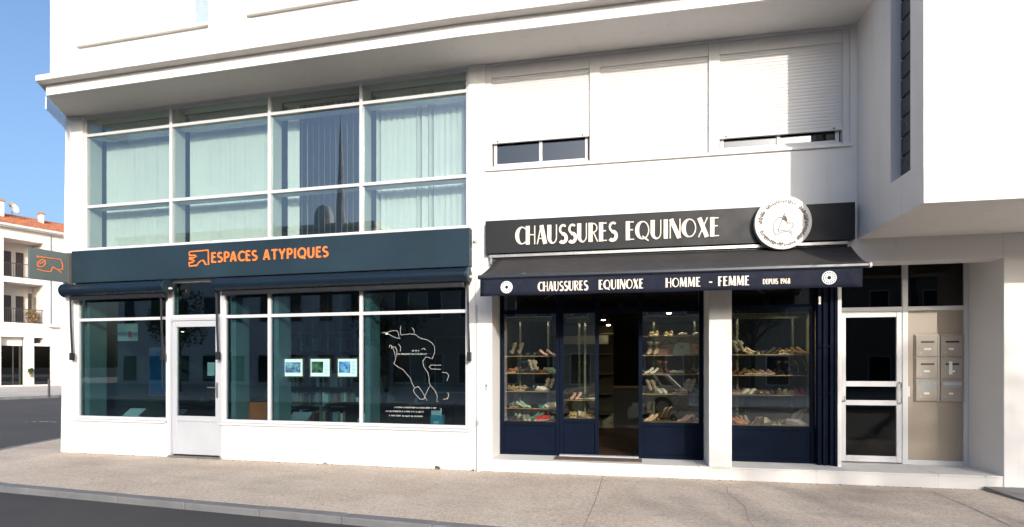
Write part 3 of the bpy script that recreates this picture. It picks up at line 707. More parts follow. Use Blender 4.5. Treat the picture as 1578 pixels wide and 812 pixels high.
for j in range(5):
    for i in range(m):
        s = j/4; x = 0.265+(4.80-0.265)*i/(m-1); vs.append((x, -0.764+0.006*math.sin(i*.55)*s, 2.655-0.225*s+0.003*math.sin(i*.37)*s))
va.add(vs, [(j*m+i, j*m+i+1, (j+1)*m+i+1, (j+1)*m+i) for j in range(4) for i in range(m-1)])
vo = va.build('valance', VALANCE, aw, smooth=True); so = vo.modifiers.new('solid', 'SOLIDIFY'); so.thickness = 0.004
for t, a, b, z, h in (('CHAUSSURES',1.03,1.665,2.475,.122),('EQUINOXE',1.80,2.345,2.478,.120),('HOMME',2.61,3.02,2.482,.115),('-',3.11,3.16,2.49,.10),('FEMME',3.22,3.575,2.482,.115)):
    lettering(t, a, b, z, h, -0.772, 0.003, 0.21, 0.085, IVORY, vo, FR, 0.07)
lettering('DEPUIS 1968', 3.725, 4.025, 2.49, .062, -0.772, 0.003, 0.20, 0.10, IVORY, vo, FR, 0.09)
for cx, cz in ((0.62,2.54),(4.445,2.545)):
    ro = MB(FR)
    for r0, wd in ((.074,.010),(.052,.008),(.026,.009)): ro.stroke([(cx+r0*math.cos(t*math.pi/14), cz+r0*math.sin(t*math.pi/14)) for t in range(29)], -0.7752-r0*.01, -0.772, wd)
    for k in range(16):
        a = k*math.pi/8; ro.stroke([(cx+.028*math.cos(a), cz+.028*math.sin(a)), (cx+.050*math.cos(a+.16), cz+.050*math.sin(a+.16)), (cx+.071*math.cos(a), cz+.071*math.sin(a))], -0.7748, -0.772, .0085)
    ro.build('rosette', PAPER, vo)
bx('wall_rail', STEEL, aw, (0.22,4.90,-0.085,-0.003,3.062,3.108), FR, bev=0.006)
bx('roller_box', BLACK, aw, (0.24,4.88,-0.055,-0.004,3.005,3.058), FR)
for x in (0.235, 4.885): bx('wall_bracket', STEEL, aw, (x,x+.03,-0.09,-0.003,2.98,3.06), FR)
for x, sgn in ((0.75,1),(4.35,-1)):
    MB(FR).tube([(x,-.05,2.93),(x+sgn*.28,-.42,2.80),(x+sgn*.02,-.73,2.69)], .018).build('folding_arm', ALU_G, aw, smooth=True)

# ================================================================== awning cassettes over the agency windows
def cassette(x0, x1, label, rods):
    t = thing('awning_cassette', ((x0+x1)/2, -0.12, 2.6), label, 'awning box', ID, 'closed awning boxes over the agency windows')
    prof = [(-.125+.105*math.cos(rad(a)), 2.825+.105*math.sin(rad(a))) for a in range(60, 300, 20)]+[(-.02,2.735),(-.02,2.915)]
    MB().prism_x(prof, x0, x1).build('cassette', NAVY_C, t, smooth=True, bev=0.01)
    for xa, xb in ((x0-.028, x0-.001), (x1+.001, x1+.03)):
        prof2 = [(-.122+.118*math.cos(rad(a)), 2.825+.118*math.sin(rad(a))) for a in range(0, 360, 20)]
        MB().prism_x(prof2, xa, xb).build('end_cap', NAVY_C if xa < x0 else SIGN_L, t, bev=0.006)
    MB().box(x0+.10, x1-.06, -0.14, -0.05, 2.655, 2.725).build('front_bar', BLACK, t, bev=0.006)
    MB().tube([(x1+.03,-.10,2.80),(x1+.07,-.10,2.80)], .02).build('crank_eye', IVORY, t)
    for rx, zb in rods:
        MB().tube([(rx,-.09,2.70),(rx+.005,-.085,2.2),(rx+.02,-.075,zb)], .016).build('crank_rod', BLACK, t, smooth=True)
        MB().box(rx-.005, rx+.05, -.11, -.05, zb-.13, zb).build('crank_grip', BLACK, t, bev=0.006)
cassette(-9.76, -7.65, 'short dark navy awning box above the left agency window', [(-9.70,1.75),(-7.80,1.75)])
cassette(-6.68, -2.46, 'long dark navy awning box above the wide agency window', [(-6.72,1.75),(-2.47,1.72)])
bx('lower_rod', BLACK, bpy.data.objects['awning_cassette'], (-7.80,-7.785,-.085,-.07,1.15,1.62))

# ================================================================== small things on the middle pilaster
t = MB(FR).tube([(0.03,-.018,4.30),(0.0,-.018,4.15),(-.01,-.018,3.55),(-.02,-.018,3.30),(-.09,-.018,3.12),(-.10,-.018,3.08)], .008, 6)
t.tube([(0.0,-.015,3.28),(0.0,-.015,2.2)], .004, 6)
tag(t.build('wall_cable', ALU, smooth=True), 'thin white cable running down the pilaster between the two shops', 'cable')
hk = thing('cable_bracket', (-.09, -0.03, 3.05), 'small rusty hook bracket on the pilaster left of the charcoal sign', 'bracket', FR)
MB(FR).tube([(-.12,-.002,3.06),(-.12,-.05,3.06),(-.05,-.05,3.07)], .008, 6).build('hook', TERRA, hk)
MB(FR).tube([(-.01,-.002,3.33),(-.01,-.06,3.33),(.05,-.06,3.33)], .012, 6).build('cable_clip', IVORY, hk)
dp = thing('wall_conduit', (0.04, -0.03, 0), 'white vertical conduit at the foot of the pilaster between the shops', 'pipe', FR)
MB(FR).tube([(0.045,-.03,0.0),(0.045,-.03,0.76)], .022, 10).build('pipe', WHITE, dp, smooth=True)
MB(FR).tube([(0.02,-.012,0.02),(0.02,-.012,2.4)], .010, 8).build('thin_pipe', ALU_G, dp, smooth=True)
MB(FR).box(0.022, 0.06, -.055, -.003, 0.66, 0.73).build('pipe_clip', GREYB, dp)
bb = thing('bell_box', (0.17, -0.01, 1.15), 'tiny white bell box on the pilaster beside the shoe shop', 'bell', FR)
MB(FR).box(0.145, 0.185, -.022, -.001, 1.17, 1.265).build('case', ALU_G, bb, bev=0.004)
MB(FR).disc_y(0.165, 1.235, .010, -.027, -.0222, 12).build('button', BLACK, bb)
mt = MB(FR).box(1.12, 2.36, 0.14, 0.385, 0.1735, 0.188).build('door_mat', MATM, bev=0.004)
tag(mt, 'brown door mat on the white step before the shoe shop entrance', 'door mat')

# ================================================================== blinds in the first-floor window
slat_me = MB().add([(-.052,0,0),(0,-.006,0),(.052,0,0),(-.052,0,2.235),(0,-.006,2.235),(.052,0,2.235)], [(0,1,4,3),(1,2,5,4)]).mesh('slat', SLATV)
names = ['leftmost of the four first-floor blinds, fully drawn behind green glass', 'drawn pale blind in the second bay from the left of the upper window', 'opened vertical blind in the third upper bay, mirroring blue sky', 'rightmost drawn vertical blind of the upper window, beside the middle pilaster']
random.seed(5)
for i, (a, b) in enumerate(zip(ux, ux[1:])):
    bl = thing('vertical_blind', ((a+b)/2, 0.36, 3.57), names[i], 'blind', ID, 'vertical blinds of the first-floor window')
    bx('head_rail', PVC, bl, (a+.05,b-.03,0.335,0.385,5.812,5.848))
    x = a+.13 if i != 2 else a+.16
    while x < b-.06:
        if i == 2: ang = rad(random.uniform(112, 124)) if x > a+.35 else rad(12)
        else: ang = rad(random.uniform(10, 20) if i < 2 else random.uniform(14, 26))
        if i == 3 and random.random() < .12: ang = rad(70)
        inst('slat', slat_me, (x, 0.36, 3.575), ang, bl); x += 0.098 if i != 2 else 0.103

# ================================================================== things inside the agency
def rbox(name, mat, b, label, cat, group=None, bev=0.004):
    return tag(MB().box(*b).build(name, mat, bev=bev), label, cat, group)
def print_mat(name, c1_, c2_, c3_, s):
    m, nt, o = new_mat(name); p = N(nt, 'ShaderNodeBsdfPrincipled'); v = pos(nt)
    c = ramp(nt, noise(nt, v, s, 5, 0.7), [(0.38, c1_), (0.5, c2_), (0.62, c3_)])
    nt.links.new(c, p.inputs['Base Color']); p.inputs['Roughness'].default_value = 0.35
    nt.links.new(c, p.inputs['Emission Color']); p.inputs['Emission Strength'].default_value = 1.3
    nt.links.new(p.outputs[0], o.inputs[0]); return m
GOLD = plain('gilt_frame', (0.42, 0.27, 0.10), 0.4, 0.2, 0.15, 20)
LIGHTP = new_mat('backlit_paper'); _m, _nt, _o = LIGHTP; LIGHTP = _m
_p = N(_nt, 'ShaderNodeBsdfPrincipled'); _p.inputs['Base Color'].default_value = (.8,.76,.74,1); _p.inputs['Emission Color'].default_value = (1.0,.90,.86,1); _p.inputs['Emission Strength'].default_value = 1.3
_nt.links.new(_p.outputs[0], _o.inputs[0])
pics = [(-5.75,-5.36,'left of the three lit framed house photos hanging in the agency window',((.03,.05,.10),(.10,.16,.24),(.30,.40,.45)),'full'),
        (-5.255,-4.87,'middle lit framed photo with green trees hanging in the agency window',((.01,.03,.01),(.04,.09,.03),(.20,.30,.22)),'left'),
        (-4.765,-4.39,'right lit framed photo with blue sky hanging in the agency window',((.02,.06,.02),(.06,.20,.45),(.35,.45,.55)),'left')]
for i, (a, b, lab, cc, mode) in enumerate(pics):
    t = thing('framed_photo', ((a+b)/2, .26, 1.33), lab, 'picture', ID, 'lit photo frames in the agency window')
    z0, z1 = 1.335, 1.652; fm = MB(); k = .020
    for q in ((a,a+k,z0,z1),(b-k,b,z0,z1),(a+k,b-k,z0,z0+k),(a+k,b-k,z1-k,z1)): fm.box(q[0], q[1], .245, .275, q[2], q[3])
    fm.build('frame', GOLD, t, bev=.003)
    bx('paper', LIGHTP, t, (a+k,b-k,.258,.266,z0+k,z1-k))
    pm = print_mat('photo_print_%d' % i, *cc, 14)
    if mode == 'full': bx('photo', pm, t, (a+.05,b-.06,.2555,.2578,z0+.075,z1-.07))
    else:
        bx('photo', pm, t, (a+.035,b-.14,.2555,.2578,z0+.075,z1-.06))
        for j in range(9): bx('text_line', GREYB, t, (b-.115,b-.045-random.uniform(0,.03),.2563,.2578,z1-.08-j*.022,z1-.075-j*.022))
    for xx in (a+.06, b-.06): MB().tube([(xx,.262,z1),(xx,.262,2.92)], .0015, 4).build('hanging_wire', STEEL, t)
# blue poster, boards and furniture behind the left window and door
ip = thing('poster', (-8.50, .62, .95), 'tall blue poster on a panel inside the left agency window', 'poster')
bx('board', DARKROOM, ip, (-8.83,-8.22,.66,.68,.98,1.86)); bx('print', BLUEP, ip, (-8.80,-8.25,.652,.6595,1.0,1.80))
LAMPBOX = plain('pale_card_print', (.40,.46,.40), .6, 0, .3, 6)
c1o = thing('window_card', (-9.62, .5, 2.0), 'pale lit card with a red mark at the left of the agency window', 'card')
bx('card', LAMPBOX, c1o, (-9.92+.45,-9.02,.60,.61,1.98,2.30)); bx('mark', plain('red_print',(.5,.04,.02)), c1o, (-9.22,-9.15,.592,.599,2.04,2.16))
def desk(x0, x1, y0, y1, z, label, mat=BLACK):
    t = thing('desk', ((x0+x1)/2, (y0+y1)/2, .03), label, 'desk')
    bx('top', mat, t, (x0,x1,y0,y1,z-.035,z), bev=.004)
    for xx in (x0+.03, x1-.08):
        for yy in (y0+.03, y1-.08): bx('leg', mat, t, (xx,xx+.05,yy,yy+.05,.031,z-.035))
    bx('modesty_panel', mat, t, (x0+.09,x1-.09,y1-.12,y1-.10,.25,z-.036))
    return t
desk(-9.2, -7.9, 1.3, 2.0, .80, 'dark desk behind the left agency window')
desk(-6.0, -3.6, 1.9, 2.7, .78, 'long dark desk behind the wide agency window')
def armchair(x, y, mat, label, group, rz=0.0):
    fr = Matrix.Translation((x, y, 0.03)) @ Matrix.Rotation(rz, 4, 'Z')
    t = thing('armchair', (0, 0, 0), label, 'chair', fr, group)
    for n_, q in (('seat',(-.28,.28,-.26,.28,.30,.45)),('backrest',(-.30,.30,.28,.40,.32,.88)),('armrest',(-.36,-.285,-.26,.38,.30,.64)),('armrest',(.285,.36,-.26,.38,.30,.64))): MB(fr).box(*q).build(n_, mat, t, bev=.035)
    for sx in (-.25, .25):
        for sy in (-.2, .25): MB(fr).tube([(sx,sy,0),(sx,sy,.30)], .015).build('leg', BLACK, t)
ORF = plain('orange_upholstery', (.62, .13, .03), .7, 0, .12, 8)
armchair(-6.35, .85, ORF, 'orange armchair just inside the agency beside the door', 'agency armchairs', rad(200))
armchair(-7.05, 1.9, BLACK, 'dark armchair seen through the agency door glass', 'agency armchairs', rad(160))
# things on the window ledge
def leaflets(x, y, label, mat, n_=4, wd=.3, zb=.577):
    t = thing('leaflet_stack', (x, y, zb), label, 'leaflets', ID, 'papers on the agency window ledge')
    for i in range(n_):
        fr = Matrix.Translation((x+random.uniform(-.02,.02), y, zb+.001+i*.011)) @ Matrix.Rotation(random.uniform(-.3,.3), 4, 'Z')
        MB(fr).box(-wd/2, wd/2, -.10, .10, 0, .010).build('leaflet', mat, t)
    fr = Matrix.Translation((x, y+.04, zb+.045)) @ Matrix.Rotation(rad(-55), 4, 'X')
    MB(fr).box(-wd/2, wd/2, -.01, .0, 0.0, .20).build('front_leaflet', mat, t)
leaflets(-9.0, .40, 'pale blue leaflets lying at the left of the agency window', PAPER, 4, .34)
leaflets(-8.1, .42, 'grey brochures at the right of the left agency window', GREYB, 5, .30)
leaflets(-5.6, .40, 'grey printed papers below the left framed photo', GREYB, 5, .36)
leaflets(-4.42, .42, 'small white papers below the right framed photo', PAPER, 3, .20)
ts = thing('turquoise_stand', (-3.12, .40, .577), 'small turquoise cardboard stand at the foot of the map window', 'stand')
TURQ = plain('turquoise_card', (.06, .36, .48), .6, 0, .2, 20)
bx('base', TURQ, ts, (-3.22,-3.02,.36,.46,.577,.76), bev=.006); bx('header', PAPER, ts, (-3.21,-3.04,.37,.38,.76,.83)); bx('label', PAPER, ts, (-3.16,-3.08,.354,.359,.63,.67))
tag(MB().box(-7.02,-6.88,.054,.0555,1.36,1.58).build('paper_notice', PAPER), 'pale paper notice taped to the agency door glass', 'notice')
# white line map on the right-hand agency pane, with lines of print
DEC = plain('white_window_film', (.42, .44, .43), .6, 0, .1, 20); DEC2 = plain('beige_window_film', (.46, .40, .32), .6)
wm = thing('window_map', (-3.3, .045, .8), 'white line drawing of a map with print on the right agency pane', 'decal')
def dm_(x, z): return (-4.03+x*0.00201, 2.235-(z)*0.00203)
for st in ([(75,105),(95,100),(110,102),(150,92),(170,88),(200,90),(210,105),(213,130),(225,148),(190,142),(160,130),(110,103)], [(228,55),(226,100),(230,122)], [(318,68),(335,85),(337,112)],
           [(230,122),(300,115),(345,118),(380,145),(440,160),(475,180),(497,208),(500,250),(480,300),(455,290),(430,285),(405,318),(415,360),(445,400),(455,440),(455,470),(470,500),(500,530),(520,570),(515,610),(530,612)],
           [(160,210),(178,250),(188,300),(172,335),(205,358),(250,380),(275,410),(305,440),(320,480),(340,515),(330,535),(345,560),(385,597),(415,595),(428,560),(460,500)],
           [(340,515),(370,503),(400,540),(440,608)], [(210,188),(228,210),(226,243)], [(552,346),(470,346),(455,358),(470,374),(548,376)], [(555,398),(590,400),(610,420),(595,460)], [(540,660),(552,668),(545,690)]):
    MB().stroke([dm_(*p) for p in st], .0435, .0445, .0055).build('map_line', DEC, wm)
for st in ([(135,215),(140,195),(155,200),(152,225)], [(160,210),(185,210),(198,235),(195,285)], [(395,230),(415,220),(428,235)], [(565,595),(600,590),(610,560),(600,545)]):
    MB().stroke([dm_(*p) for p in st], .0432, .0442, .007).build('map_line', DEC2, wm)
random.seed(3)
for z, xa, xb, hh in ((240,320,385,12),(264,205,445,11),(660,180,520,11),(690,108,345,11),(691,350,420,11),(722,135,230,10),(724,240,420,10)):
    x = xa
    ln = MB()
    while x < xb-8:
        k = random.uniform(5, 9); ln.stroke([dm_(x, z+hh*.5), dm_(x+k*.3, z-hh*.5), dm_(x+k, z+random.uniform(-.4,.5)*hh)], .0435, .0445, .0065); x += k+random.choice((3,3,9))
    tag(ln.build('print_line', DEC, wm), kind='stuff')

# more of the office: shelving with binders, screens, pendant lamps, a plant
AGL = emit('agency_pendant_bulb', (1.0, 0.72, 0.36), 14)
bkc = thing('bookcase', (-7.3, 4.6, .03), 'tall pale bookcase of binders deep inside the agency', 'bookcase')
for x in (-8.6, -7.7, -6.8, -5.9): bx('side_panel', TEALWALL, bkc, (x,x+.03,4.4,4.75,.031,2.4))
for k in range(6):
    for x in (-8.57, -7.67, -6.77): bx('shelf', TEALWALL, bkc, (x,x+.87,4.4,4.75,.08+k*.45,.11+k*.45))
random.seed(13)
for k in range(5):
    for x0 in (-8.55, -7.65, -6.75):
        x = x0
        while x < x0+.78:
            wd = random.uniform(.04,.09)
            if random.random() < .75: bx('binder', random.choice((PAPER, GREYB, BLUEP, TERRA, BEIGE, BLACK)), bkc, (x,x+wd*.9,4.45,4.7,.111+k*.45,.111+k*.45+random.uniform(.24,.33)))
            x += wd
for i, (x, y, z, wh) in enumerate(((-8.9,1.5,2.2,'above the left agency desk'),(-5.4,2.3,2.15,'at the left end of the long agency desk'),(-4.9,2.3,2.15,'over the middle of the long agency desk'),(-3.2,2.6,2.25,'behind the map window'))):
    t = thing('pendant_lamp', (x,y,z), 'small warm pendant lamp '+wh, 'lamp', ID, 'pendant lamps in the agency')
    MB().lathe([(.11,z),(.09,z+.06),(.03,z+.13)], x, y, 16).build('lamp_shade', BLACK, t, smooth=True); MB().lathe([(.01,z-.005),(.03,z),(.03,z+.04)], x, y, 12).build('bulb', AGL, t); MB().tube([(x,y,z+.13),(x,y,2.95)], .004, 5).build('cord', BLACK, t)
for x, y, z, wh in ((-8.55,1.6,.80,'on the left agency desk'),(-5.3,2.3,.78,'at the left of the long agency desk'),(-4.3,2.3,.78,'at the right of the long agency desk')):
    t = thing('computer_screen', (x,y,z), 'flat computer screen '+wh, 'monitor', ID, 'computer screens in the agency')
    bx('panel', BLACK, t, (x-.27,x+.27,y,y+.03,z+.12,z+.46), bev=.006); bx('stand', STEEL, t, (x-.03,x+.03,y+.03,y+.06,z+.02,z+.3)); bx('foot', STEEL, t, (x-.12,x+.12,y-.06,y+.12,z+.001,z+.018))
pw = thing('wall_poster', (-4.1, 4.9, 1.0), 'large pale poster on the back wall of the agency', 'poster')
bx('print', TEALWALL, pw, (-4.9,-3.3,4.93,4.96,.9,2.2)); bx('frame', ALU_G, pw, (-4.94,-3.26,4.962,4.98,.86,2.24))

# ================================================================== shoe displays
def ringloft(mb, st, n=10, flat=True):
    vs = []
    for x, zb, zt, hw in st:
        for k in range(n):
            a = 2*math.pi*k/n; c, s_ = math.cos(a), math.sin(a)
            vs.append((x, hw*(abs(c)**.7)*(1 if c > 0 else -1), (zb+zt)/2+(zt-zb)/2*(abs(s_)**.8)*(1 if s_ > 0 else -1)))
    m = len(st)
    fs = [(i*n+k, i*n+(k+1)%n, (i+1)*n+(k+1)%n, (i+1)*n+k) for i in range(m-1) for k in range(n)]
    fs += [tuple(range(n-1,-1,-1)), tuple((m-1)*n+k for k in range(n))]
    mb.add(vs, fs)
def shoe(kind, mat, sole):
    mb = MB()
    if kind == 'pump':
        ringloft(mb, [(-.115,.075,.125,.018),(-.10,.070,.135,.030),(-.06,.062,.115,.033),(-.01,.035,.075,.032),(.04,.008,.055,.038),(.08,.0,.050,.038),(.11,.0,.032,.026),(.13,.002,.014,.008)])
        mb.mi = 1; mb.add([(-.118,-.018,.09),(-.07,-.022,.075),(-.07,.022,.075),(-.118,.018,.09),(-.108,-.007,0),(-.092,-.007,0),(-.092,.007,0),(-.108,.007,0)], [(0,1,5,4),(1,2,6,5),(2,3,7,6),(3,0,4,7),(4,5,6,7)])
    elif kind == 'sneaker':
        ringloft(mb, [(-.13,.02,.085,.025),(-.11,.02,.105,.038),(-.06,.02,.10,.038),(-.01,.02,.105,.040),(.03,.02,.085,.043),(.08,.02,.06,.045),(.12,.02,.045,.035),(.138,.02,.03,.015)])
        mb.mi = 1; ringloft(mb, [(-.137,0,.026,.022),(-.12,0,.028,.040),(0,0,.026,.043),(.08,0,.026,.048),(.13,0,.024,.034),(.147,.004,.02,.012)])
    elif kind == 'sandal':
        mb.mi = 1; ringloft(mb, [(-.12,0,.05,.022),(-.10,0,.055,.034),(-.02,0,.036,.034),(.06,0,.022,.042),(.11,0,.02,.034),(.13,.002,.016,.012)])
        mb.mi = 0
        for x, h, hw in ((.07,.045,.044),(.03,.05,.041),(-.10,.075,.034)):
            mb.tube([(x, hw*math.cos(t*math.pi/6), .03+h*math.sin(t*math.pi/6)) for t in range(7)], .009, 5)
    elif kind == 'loafer':
        ringloft(mb, [(-.128,.012,.06,.02),(-.11,.012,.075,.033),(-.05,.012,.058,.035),(.0,.012,.055,.037),(.02,.012,.072,.038),(.07,.012,.062,.041),(.115,.012,.042,.03),(.132,.014,.026,.01)])
        mb.mi = 1; ringloft(mb, [(-.132,0,.014,.02),(-.11,0,.014,.035),(.06,0,.012,.043),(.12,0,.012,.03),(.136,.002,.012,.01)])
    elif kind == 'boot':
        ringloft(mb, [(-.11,.01,.09,.02),(-.09,.01,.11,.034),(-.02,.01,.11,.036),(.04,.01,.075,.040),(.10,.01,.055,.032),(.13,.012,.03,.01)])
        vs = []; fs = []
        mb.tube([(-.055,0,.07),(-.05,0,.13),(-.05,0,.20),(-.05,0,.24)], [.045,.042,.046,.048], 10)
        mb.mi = 1; mb.box(-.12,.12,-.03,.03,0,.012)
    elif kind == 'bag':
        mb.add([(-.15,-.05,0),(.15,-.05,0),(.15,.05,0),(-.15,.05,0),(-.12,-.03,.20),(.12,-.03,.20),(.12,.03,.20),(-.12,.03,.20)], [(0,3,2,1),(4,5,6,7),(0,1,5,4),(1,2,6,5),(2,3,7,6),(3,0,4,7)])
        mb.mi = 1; mb.tube([(-.08+.16*t/8, 0, .19+.10*math.sin(math.pi*t/8)) for t in range(9)], .007, 6); mb.box(-.02,.02,-.052,-.040,.12,.15)
    return mb.mesh(kind, [mat, sole], smooth=(kind != 'bag'))
cols = {'beige':(.52,.38,.28),'tan':(.36,.19,.09),'white':(.72,.70,.66),'pink':(.62,.36,.36),'red':(.50,.03,.04),'teal':(.05,.25,.21),'black':(.015,.015,.016),'brown':(.11,.05,.028),'grey':(.24,.25,.25),'gold':(.50,.36,.14),'lilac':(.48,.42,.55),'mint':(.38,.50,.42),'coral':(.58,.22,.13),'navy':(.02,.03,.07)}
LEA = {k: plain('%s_leather' % k, c, .45, 0, .15, 14) for k, c in cols.items()}
SOLE = {True: plain('dark_sole', (.05,.035,.025), .6), False: plain('pale_sole', (.50,.44,.36), .6)}
MESH = {}
def get_shoe(kind, col):
    if (kind, col) not in MESH: MESH[kind, col] = shoe(kind, LEA[col], SOLE[kind in ('pump','loafer','boot','bag')])
    return MESH[kind, col]
NUM = ['first','second','third','fourth','fifth','sixth','seventh','eighth','ninth','tenth','eleventh','twelfth','thirteenth','fourteenth','fifteenth','sixteenth','seventeenth','eighteenth','nineteenth','twentieth']
LEVEL = {0:'deck',1:'lowest shelf',2:'middle shelf',3:'upper shelf',4:'top shelf'}
def display(nm, lab, x0, x1, levels, stock, yb=1.12, strip=None):
    t = thing('display_shelving', ((x0+x1)/2, .85, .60), lab, 'shelves', FR, 'shoe display shelving')
    for i, z in enumerate(levels):
        if i == 0: bx('deck', WOOD, t, (x0,x1,SY+.075,yb,z-.04,z), FR)
        else:
            s_ = bx('shelf', SHELFG, t, (x0+.01,x1-.01,.80,yb-.02,z-.012,z), FR)
            bx('shelf_edge', WOOD, s_, (x0+.01,x1-.01,.785,.7995,z-.014,z+.001), FR)
    for xx in (x0+.18, x1-.2): bx('upright', SHELFE, t, (xx,xx+.03,yb-.015,yb+.01,levels[0],2.30), FR)
    if strip: bx('strip_light', TUBE, t, (x0+.05,x1-.12,.745,.757,strip+.004,strip+.014), FR); bx('strip_housing', ALU_G, t, (x0+.03,x1-.10,.735,.80,strip+.015,strip+.06), FR); bx('strip_lip', SHOPWALL, t, (x0+.03,x1-.10,.728,.7345,strip-.022,strip+.05), FR)
    for lv, items in stock.items():
        z = levels[lv]; x = x0+.07; i = 0; lim = x1-.06
        seq = [it for it in items for _ in range(1 if it[0] == 'bag' else 2)]
        wd = {'bag':.24}; tot = sum(wd.get(k, .105) for k, _ in seq); gap = max(0.0, (lim-x-tot)/max(1, len(seq)))
        kk = min(1.0, (lim-x)/tot); lastcol = None; rz = 0
        for kind, col in seq:
            step_ = wd.get(kind, .105)*kk+gap
            if lastcol != (kind, col):
                rz = random.choice((rad(-65), rad(-100), rad(-80), rad(-40), rad(-130), rad(-145), rad(-25)))+random.uniform(-.15,.15); lean = kind in ('loafer','sandal','sneaker') and random.random() < .2; yj = random.uniform(-.02,.05)
            lastcol = (kind, col)
            y = (.70 if lv == 0 and (i//2) % 2 == 0 else .90)+yj
            sc = random.uniform(.74, .86)*(1.1 if kind == 'bag' else 1); ex = None
            if lean: ex = Matrix.Translation((0,0,.115)) @ Matrix.Rotation(rad(-58), 4, 'Y')
            o = inst({'boot':'ankle_boot'}.get(kind, kind), get_shoe(kind, col), (x+step_/2, y, z+.002), rz if kind != 'bag' else rz*.15, None, FR, (sc,)*3, ex)
            nmk = {'boot':'ankle boot','pump':'heeled pump','bag':'handbag'}.get(kind, kind)
            tag(o, '%s %s, %s from left on the %s of the %s display' % (col, nmk, NUM[i], LEVEL[lv], nm), 'bag' if kind == 'bag' else 'shoe', 'goods in the %s shoe display' % nm)
            x += step_; i += 1
random.seed(21)
P, S, A, F, T, G = 'pump','sneaker','sandal','loafer','boot','bag'
display('left', 'wood and glass shoe shelves behind the left shop pane', .26, 1.10, [.675,.86,1.125,1.41,1.68],
    {0:[(F,'navy'),(A,'mint'),(S,'grey'),(P,'teal'),(S,'red'),(F,'white')], 1:[(A,'grey'),(P,'mint'),(F,'black'),(F,'teal'),(S,'white')], 2:[(A,'gold'),(A,'beige'),(P,'black'),(S,'white'),(A,'coral')], 3:[(A,'coral'),(T,'black'),(A,'white'),(F,'brown'),(S,'mint')], 4:[(A,'tan'),(F,'black'),(P,'pink')]}, strip=2.23)
display('narrow second', 'narrow shoe deck behind the pane left of the shop doorway', 1.22, 1.69, [.73,1.00],
    {0:[(A,'gold'),(S,'white'),(A,'tan')], 1:[(P,'pink'),(S,'black')]}, strip=2.20)
display('middle', 'shoe and bag shelves right of the shop doorway, beside the white pillar', 2.375, 3.36, [.70,1.105,1.40,1.685,1.97],
    {0:[(P,'beige'),(P,'tan'),(F,'beige'),(T,'black'),(P,'pink'),(S,'gold'),(A,'red')], 1:[(A,'tan'),(S,'white'),(F,'black'),(A,'beige'),(S,'grey'),(P,'teal')], 2:[(P,'white'),(T,'brown'),(F,'white'),(F,'black'),(A,'tan')], 3:[(T,'beige'),(G,'brown'),(G,'grey'),(G,'tan')], 4:[(A,'gold'),(F,'grey')]}, strip=2.20)
display('right', 'shoe shelves of the separate display right of the white pillar', 3.60, 4.76, [.68,1.105,1.39,1.69],
    {0:[(P,'coral'),(P,'beige'),(P,'brown'),(S,'white'),(A,'black'),(F,'beige'),(S,'lilac'),(S,'pink')], 1:[(A,'tan'),(S,'white'),(F,'tan'),(F,'brown'),(A,'gold'),(P,'red')], 2:[(P,'brown'),(A,'tan'),(A,'pink'),(T,'black'),(F,'beige')], 3:[(A,'white'),(P,'beige'),(F,'black'),(P,'black'),(A,'gold'),(P,'tan')]}, strip=2.22)
bx('display_side', plain('beige_display_lining', (.30,.27,.19), .7), B, (4.77,4.79,SY+.075,1.14,.68,2.30), FR)
# back shelving and goods deep in the shop, ceiling spots
for x0, x1, nm in ((.6,1.9,'behind the left displays'),(2.6,4.4,'behind the right displays')):
    t = thing('wall_shelving', ((x0+x1)/2, 4.2, .17), 'olive wall shelving deep inside the shoe shop, %s' % nm, 'shelves', FR, 'back wall shelving of the shoe shop')
    bx('back_panel', SHOPWALL, t, (x0,x1,4.40,4.44,.18,2.4), FR)
    for k in range(5): bx('shelf', SHOPWALL, t, (x0,x1,4.0,4.399,.5+k*.42,.53+k*.42), FR)
    bx('sign_board', plain('pale_board_%s' % nm[-14:], (.40,.42,.36), .7), t, (x0+.1,x1-.1,3.97,3.999,1.98,2.16), FR)
random.seed(9)
for x, y, z, wh in ((1.72,3.3,2.42,'left of the pair above the shop doorway'),(1.80,3.9,2.36,'right of the pair above the shop doorway'),(2.86,1.9,2.40,'above the middle shoe display'),(4.35,1.7,2.46,'above the right shoe display'),(2.05,2.2,2.50,'nearest inside the shop doorway')):
    t = thing('ceiling_spot', (x, y, z), 'small lit warm ceiling spotlight, '+wh, 'spotlight', FR, 'ceiling spotlights of the shoe shop')
    MB(FR).lathe([(.05,z+.01),(.055,z+.12)], x, y, 14).build('housing', BLACK, t, smooth=True); MB(FR).tube([(x,y,z+.12),(x,y,2.835)], .008, 6).build('stem', BLACK, t)
    MB(FR).lathe([(.001,z-.002),(.036,z+.001),(.04,z+.009)], x, y, 14).build('lamp', LAMP, t)
cn = thing('shop_counter', (2.1, 4.75, .18), 'dark shop counter seen through the open shoe shop doorway', 'counter', FR)
bx('body', BLACK, cn, (1.75,2.6,4.5,5.0,.18,1.05), FR); bx('top', WOOD, cn, (1.72,2.63,4.47,5.03,1.05,1.08), FR)

